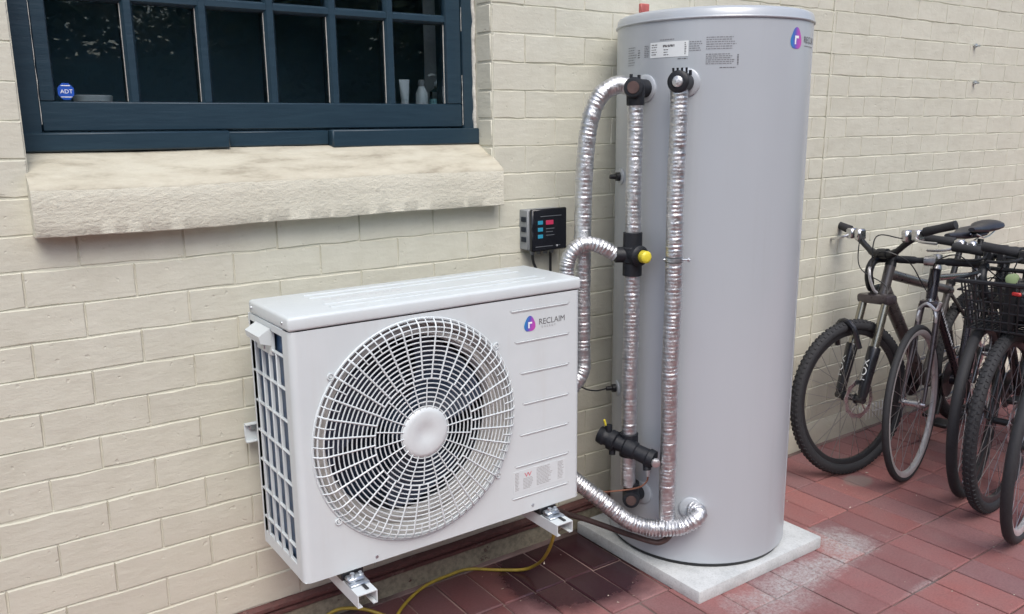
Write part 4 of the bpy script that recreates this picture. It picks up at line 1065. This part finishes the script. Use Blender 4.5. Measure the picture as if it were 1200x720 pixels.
    for s in (-1, 1): m_.tube([sp_+Vector((.11, s*.012, .035)), sp_+Vector((.04, s*.022, .012)), sp_+Vector((-.04, s*.022, .012)), sp_+Vector((-.10, s*.03, .03))], .0035, 6)
    P('rails', m_, 'steel', sdl)
    # drivetrain
    mb = MB().lathe(BB+Vector((0, -.050, 0)), (0, 1, 0), [(0, .080), (.003, .082), (.006, .080)], 44)
    cr_ = P('chainring', mb, 'black_plastic')
    ca_ = R_(spec.get('crank', 30))
    for s in (-1, 1):
        e = BB+Vector((math.cos(ca_)*.17*s, s*-.062, math.sin(ca_)*.17*s))
        P('crank_arm', MB().rod(BB+Vector((0, s*-.058, 0)), e, .011, 10, r1=.009), 'black_plastic')
        P('pedal', MB().box(e.x-.045, e.x+.045, e.y-s*.01-.04 if s > 0 else e.y+.01, e.y-.01 if s > 0 else e.y+.09, e.z-.009, e.z+.009, .004), 'black_plastic')
    P('cassette', MB().lathe(RH+Vector((0, -.045, 0)), (0, 1, 0), [(0, .022), (.003, .025), (.006, .030), (.010, .036), (.014, .042), (.018, .046), (.022, .046)], 26), 'steel', wr)
    m_ = MB().tube([BB+Vector((0, -.047, .08)), RH+Vector((0, -.040, .036))], .0042, 5).tube([BB+Vector((0, -.047, -.08)), RH+Vector((.03, -.045, -.10)), RH+Vector((.01, -.045, -.06))], .0042, 5)
    P('chain', m_, 'spoke_steel')
    P('derailleur', MB().box(RH.x-.01, RH.x+.035, -.062, -.045, RH.z-.12, RH.z-.02, .006), 'black_plastic', wr)
    # cockpit
    fwd = Vector((.94, 0, .33)) if not spec.get('drop') else Vector((.99, 0, .10))
    bc = stem+fwd*spec.get('stem', .085)
    mb = MB().rod(stem-sd_*.022, stem+sd_*.024, .019, 14).rod(stem, bc, .015, 12).rod(bc-Vector((0, .022, 0)), bc+Vector((0, .022, 0)), .0205, 16)
    P('stem', mb, 'steel' if spec.get('drop') else 'black_plastic', st=True)
    if spec.get('drop'):
        h = .205; top_ = [bc, bc+Vector((0, h*.55, 0)), bc+Vector((.004, h*.88, 0)), bc+Vector((.030, h, -.002)), bc+Vector((.070, h+.003, -.012)), bc+Vector((.092, h+.006, -.045)), bc+Vector((.080, h+.008, -.090)), bc+Vector((.045, h+.010, -.122)), bc+Vector((-.01, h+.010, -.130)), bc+Vector((-.05, h+.01, -.132))]
        for s in (-1, 1):
            pts = spline([Vector((p.x, bc.y+s*(p.y-bc.y), p.z)) for p in top_], .01)
            P('handlebar', MB().tube(pts, .0158, 10, rf=lambda i, a, p: .0125 if abs(p.y) < .055 else .0165), 'black_foam', st=True)
            lv = [bc+Vector((.085, s*(h+.002), -.028)), bc+Vector((.118, s*(h-.004), -.030)), bc+Vector((.128, s*(h-.012), -.07)), bc+Vector((.112, s*(h-.022), -.115)), bc+Vector((.095, s*(h-.03), -.13))]
            m_ = MB().tube(spline(lv, .008), .006, 8); P('brake_lever', m_, 'rim_silver', st=True)
            P('cable', MB().tube(spline([bc+Vector((.11, s*(h-.004), -.02)), bc+Vector((.16, s*.14, .05)), bc+Vector((.12, s*.05, .01)), bc+Vector((.03, s*.02, -.09)), crown+Vector((.05, 0, .06))], .012), .0025, 6), 'black_plastic', st=True)
        m_ = MB().tube(spline([crown+Vector((.035, -.03, -.02)), crown+Vector((.042, -.036, -.05)), crown+Vector((.03, -.030, -.085))], .01), .006, 6).tube(spline([crown+Vector((.035, .03, -.02)), crown+Vector((.042, .036, -.05)), crown+Vector((.03, .030, -.085))], .01), .006, 6).tube(spline([crown+Vector((.035, -.035, -.015)), crown+Vector((.045, 0, .012)), crown+Vector((.038, .035, -.015)), crown+Vector((.04, .05, .02))], .01), .007, 6)
        P('brake_caliper', m_, 'rim_silver', f, st=True)
    else:
        h = spec.get('bar', .33); rise = spec.get('rise', .03)
        hb_ = [bc, bc+Vector((0, .05, .002)), bc+Vector((-.004, .12, rise*.50)), bc+Vector((-.018, h-.10, rise*.92)), bc+Vector((-.036, h, rise*1.15))]
        for s in (-1, 1):
            full = [Vector((p.x, bc.y+s*(p.y-bc.y), p.z)) for p in hb_]; pts = spline(full, .012)
            P('handlebar', MB().tube(pts, .013, 10, rf=lambda i, a, p: .0158 if abs(p.y-bc.y) < .06 else .0125), spec.get('barm', 'black_plastic'), st=True)
            a, b = full[-2], full[-1]; d_ = (b-a).normalized()
            P('grip', MB().lathe(b-d_*.125, d_, [(0, .016), (.004, .0185), (.06, .0165), (.12, .0175), (.126, .018), (.128, .010)], 14), 'rubber', st=True)
            q = b-d_*.145
            m_ = MB().box(q.x-.012, q.x+.03, q.y-.018, q.y+.018, q.z-.030, q.z+.014, .006).tube(spline([q+Vector((.02, 0, -.01)), q+Vector((.045, s*.02, -.022)), q+Vector((.050, s*.06, -.03)), q+Vector((.042, s*.11, -.034))], .01), .0058, 8)
            P('brake_lever', m_, 'steel' if spec.get('levm') else 'black_plastic', st=True)
            P('shifter', MB().box(q.x-.01, q.x+.035, q.y-s*.045-.016, q.y-s*.045+.016, q.z-.036, q.z+.012, .007), 'steel' if spec.get('levm') else 'black_plastic', st=True)
            P('cable', MB().tube(spline([q+Vector((.035, -s*.05, -.02)), q+Vector((.10, -s*.12, -.01)), bc+Vector((.10, s*.03, -.05)), bc+Vector((.02, -s*.03, -.13)), crown+Vector((.03, -s*.05, .0))], .012), .0025, 6), 'black_plastic', st=True)
    if spec.get('basket'):
        bkt = P('basket', MB().box(.045, .055, -.02, .02, .70, .90, .003), 'black_plastic', st=True)
        x0, x1, y0, y1, z0, z1 = -.20, .08, -.13, .18, .70, .875
        def bx(k): return .035*k  # flare
        for j in range(6):
            kz = j/5; z = z0+(z1-z0)*kz; e = bx(kz)
            P('wire', MB().tube([(x0-e, y0-e, z), (x1+e, y0-e, z), (x1+e, y1+e, z), (x0-e, y1+e, z)], .0034 if j < 5 else .0085, 6, closed=True), 'black_plastic', bkt, st=True)
        for i in range(12):
            y = y0+(y1-y0)*(i+.5)/12
            P('wire', MB().tube([(x0-.035, y*1.15, z1), (x0, y, z0), (x1, y, z0), (x1+.035, y*1.15, z1)], .0036, 5), 'black_plastic', bkt, st=True)
        for i in range(9):
            x = x0+(x1-x0)*(i+.5)/9
            P('wire', MB().tube([(x, y0-.035, z1), (x, y0, z0), (x, y1, z0), (x, y1+.035, z1)], .0036, 5), 'black_plastic', bkt, st=True)
        P('stay', MB().tube([(x0+.02, y0+.06, z0), (.0, y0+.09, R)], .004, 6).tube([(x0+.02, y1-.06, z0), (.0, y1-.09, R)], .004, 6), 'black_plastic', bkt, st=True)
    if spec.get('guard'):
        n = 26; mb = MB(); V = []
        for i in range(n+1):
            a = R_(-10+175*i/n)
            for (yy, dr_) in ((-.028, .008), (-.018, .016), (0, .019), (.018, .016), (.028, .008)): V.append(hub+Vector((math.cos(a)*(R+dr_), yy, math.sin(a)*(R+dr_))))
        mb.add(V, [(i*5+q, i*5+q+1, (i+1)*5+q+1, (i+1)*5+q) for i in range(n) for q in range(4)]); P('mudguard', mb, 'black_plastic', st=True)
    # local +x points along heading
    hx, hy = -math.sin(R_(az)), -math.cos(R_(az))
    t.rotation_euler = (R_(lean), 0, math.atan2(hy, hx)); t.rotation_mode = 'XYZ'
    return t
mtb = dict(R=.325, tr=.025, knob=.0028, frame='mtb_frame', sus=True, disc=True, bar=.30, head=.125, dt=.028, rise=.105, levm=True, post=.18, seat_tube=.43, crank=100, stem=.06)
road = dict(R=.322, tr=.0145, frame='road_frame', forkm='road_head', rim='rim_silver', hubm='steel', drop=True, head=.12, dt=.0175, seat_tube=.50, post=.13, crank=-60)
city = dict(R=.350, tr=.021, frame='black_frame', bar=.29, head=.11, rise=.02, crank=70, guard=False, levm=True, post=.15)
knob = dict(R=.345, tr=.024, knob=.0028, frame='black_frame', bar=.29, basket=True, head=.10, rise=.02, crank=10, disc=True)
last = dict(R=.335, tr=.020, frame='black_frame', rim='rim_silver', bar=.28, head=.14, rise=.03, crank=50)
make_bike('bicycle', 'brown mountain bike with chunky suspension fork, nearest the wall and first from the tank', mtb, (3.066, -.280), 87, lean=0.5, steer=-12)
make_bike('bicycle', 'dark road bike with drop handlebars and thin silver rims, second from the tank', road, (3.203, -.474), 79, lean=3, steer=2)
make_bike('bicycle', 'black city bike with smooth tyres half hidden between road bike and basket bike', city, (3.255, -.694), 80, lean=2, steer=4)
make_bike('bicycle', 'black bike with knobbly front tyre and a black wire front basket', knob, (3.195, -.816), 83, lean=1, steer=1)
make_bike('bicycle', 'bike with a pale silver rim cut off by the right edge, nearest the camera', last, (3.03, -.985), 78, lean=-1, steer=0)
# things in the basket
t = thing('bag', (3.30, -.82, .74), 'crumpled shiny black bag stuffed into the wire bicycle basket', 'bag')
m = MB(); V = []; n1, n2 = 14, 20
for i in range(n1+1):
    for k in range(n2):
        th = PI*i/n1; ph_ = 2*PI*k/n2; q = Vector((.115*math.sin(th)*math.cos(ph_), .120*math.sin(th)*math.sin(ph_), .085*math.cos(th)))
        V.append(Vector((3.26, -.85, .80))+q*(1+.35*noise.noise(q*16)+.2*noise.noise(q*40)))
m.add(V, [(i*n2+k, i*n2+(k+1) % n2, (i+1)*n2+(k+1) % n2, (i+1)*n2+k) for i in range(n1) for k in range(n2)])
part('bag_body', m, 'bag_film', t)
t = thing('bike_light', (3.10, -.83, .86), 'small pale green bike light in the black front basket', 'bike light')
part('lamp_body', MB().lathe((3.15, -.815, .892), (-1, -.2, 0), [(0, .016), (.03, .018), (.04, .020), (.042, .012)], 16), 'lamp_green', t)
t = thing('rear_reflector', (3.10, -.78, .86), 'small red reflector on the black front basket', 'reflector')
part('lens', MB().box(3.072, 3.082, -.875, -.845, .842, .855, .003), 'red_plastic', t)

# ------------------------------------------------------------------ trees across the yard (seen only as reflections in the window)
def leaf_cloud(seed, n=15000):
    rnd = random.Random(seed); mb = MB(); cl = []
    for _ in range(46):
        a = rnd.uniform(0, 2*PI); r = 1.9*math.sqrt(rnd.random()); z = rnd.uniform(-1.9, 1.6); cl.append(Vector((r*math.cos(a), r*.7*math.sin(a), z)))
    for _ in range(n):
        c = rnd.choice(cl)+Vector((rnd.gauss(0, .30), rnd.gauss(0, .30), rnd.gauss(0, .26))); s = rnd.uniform(.045, .085)
        u_ = Vector((rnd.uniform(-1, 1), rnd.uniform(-1, 1), rnd.uniform(-1, 1))).normalized(); w_ = u_.orthogonal().normalized()
        mb.add([c-u_*s, c+w_*s*.5, c+u_*s, c-w_*s*.5], [(0, 1, 2, 3)])
    return mb.mesh('crown', 'leaf', False)
lc = [leaf_cloud(1), leaf_cloud(2)]
tk = MB().tube([(0, 0, -.05), (.05, 0, 1.0), (-.04, .05, 2.0), (.06, 0, 3.0)], .12, 10, rf=lambda i, a, p: .14-.03*p.z).tube([(0, 0, 1.4), (.6, .1, 2.4)], .05, 6).tube([(0, 0, 1.6), (-.7, -.1, 2.7)], .05, 6).mesh('trunk', 'bark')
hd = thing('added_hedge', (0, -8.3, 0), 'long dark green bank of leaves added behind the camera to darken the window reflections', 'added_hedge')  # added to close bright gaps in what the window panes reflect
m = MB(); rnd = random.Random(4); V = []; nx = 150
prof = [(.45, 0), (.5, .8), (.48, 1.7), (.3, 2.15), (-.3, 2.15), (-.5, 1.6), (-.5, 0)]
for i in range(nx+1):
    x = -11+22*i/nx
    for (y, z) in prof: V.append((x, -8.3+y+.12*noise.noise(Vector((x*2, y, z*2))), z+.15*noise.noise(Vector((x*1.5, y+4, z)))*(z > 0)))
m.add(V, [(i*7+q, i*7+q+1, (i+1)*7+q+1, (i+1)*7+q) for i in range(nx) for q in range(6)])
for _ in range(9000):
    c = Vector((rnd.uniform(-10, 10), -8.3+rnd.uniform(.40, .68), rnd.uniform(.05, 2.3))); q = rnd.uniform(.025, .05)
    u_ = Vector((rnd.uniform(-1, 1), rnd.uniform(-1, 1), rnd.uniform(-1, 1))).normalized(); w_ = u_.orthogonal().normalized()
    m.add([c-u_*q, c+w_*q*.55, c+u_*q, c-w_*q*.55], [(0, 1, 2, 3)])
part('foliage', m, 'leaf', hd, False)
names = ['far left', 'left middle', 'middle', 'right middle', 'right', 'far right', 'outermost right']
for i in range(7):
    x = -6.5+2.9*i+(.3 if i % 2 else 0); yy = -9.2-.7*(i % 2)
    t = thing('tree', (x, yy, 0), 'leafy green tree across the yard behind the camera, %s of the row' % names[i], 'tree', 'trees across the yard')
    link('trunk', tk, t); c = link('crown', lc[i % 2], t); c.location = (0, 0, 2.5+.2*(i % 3)); c.rotation_euler = (0, 0, i*1.3); c.scale = (1.25, 1.5, .9)
bpy.context.view_layer.update()
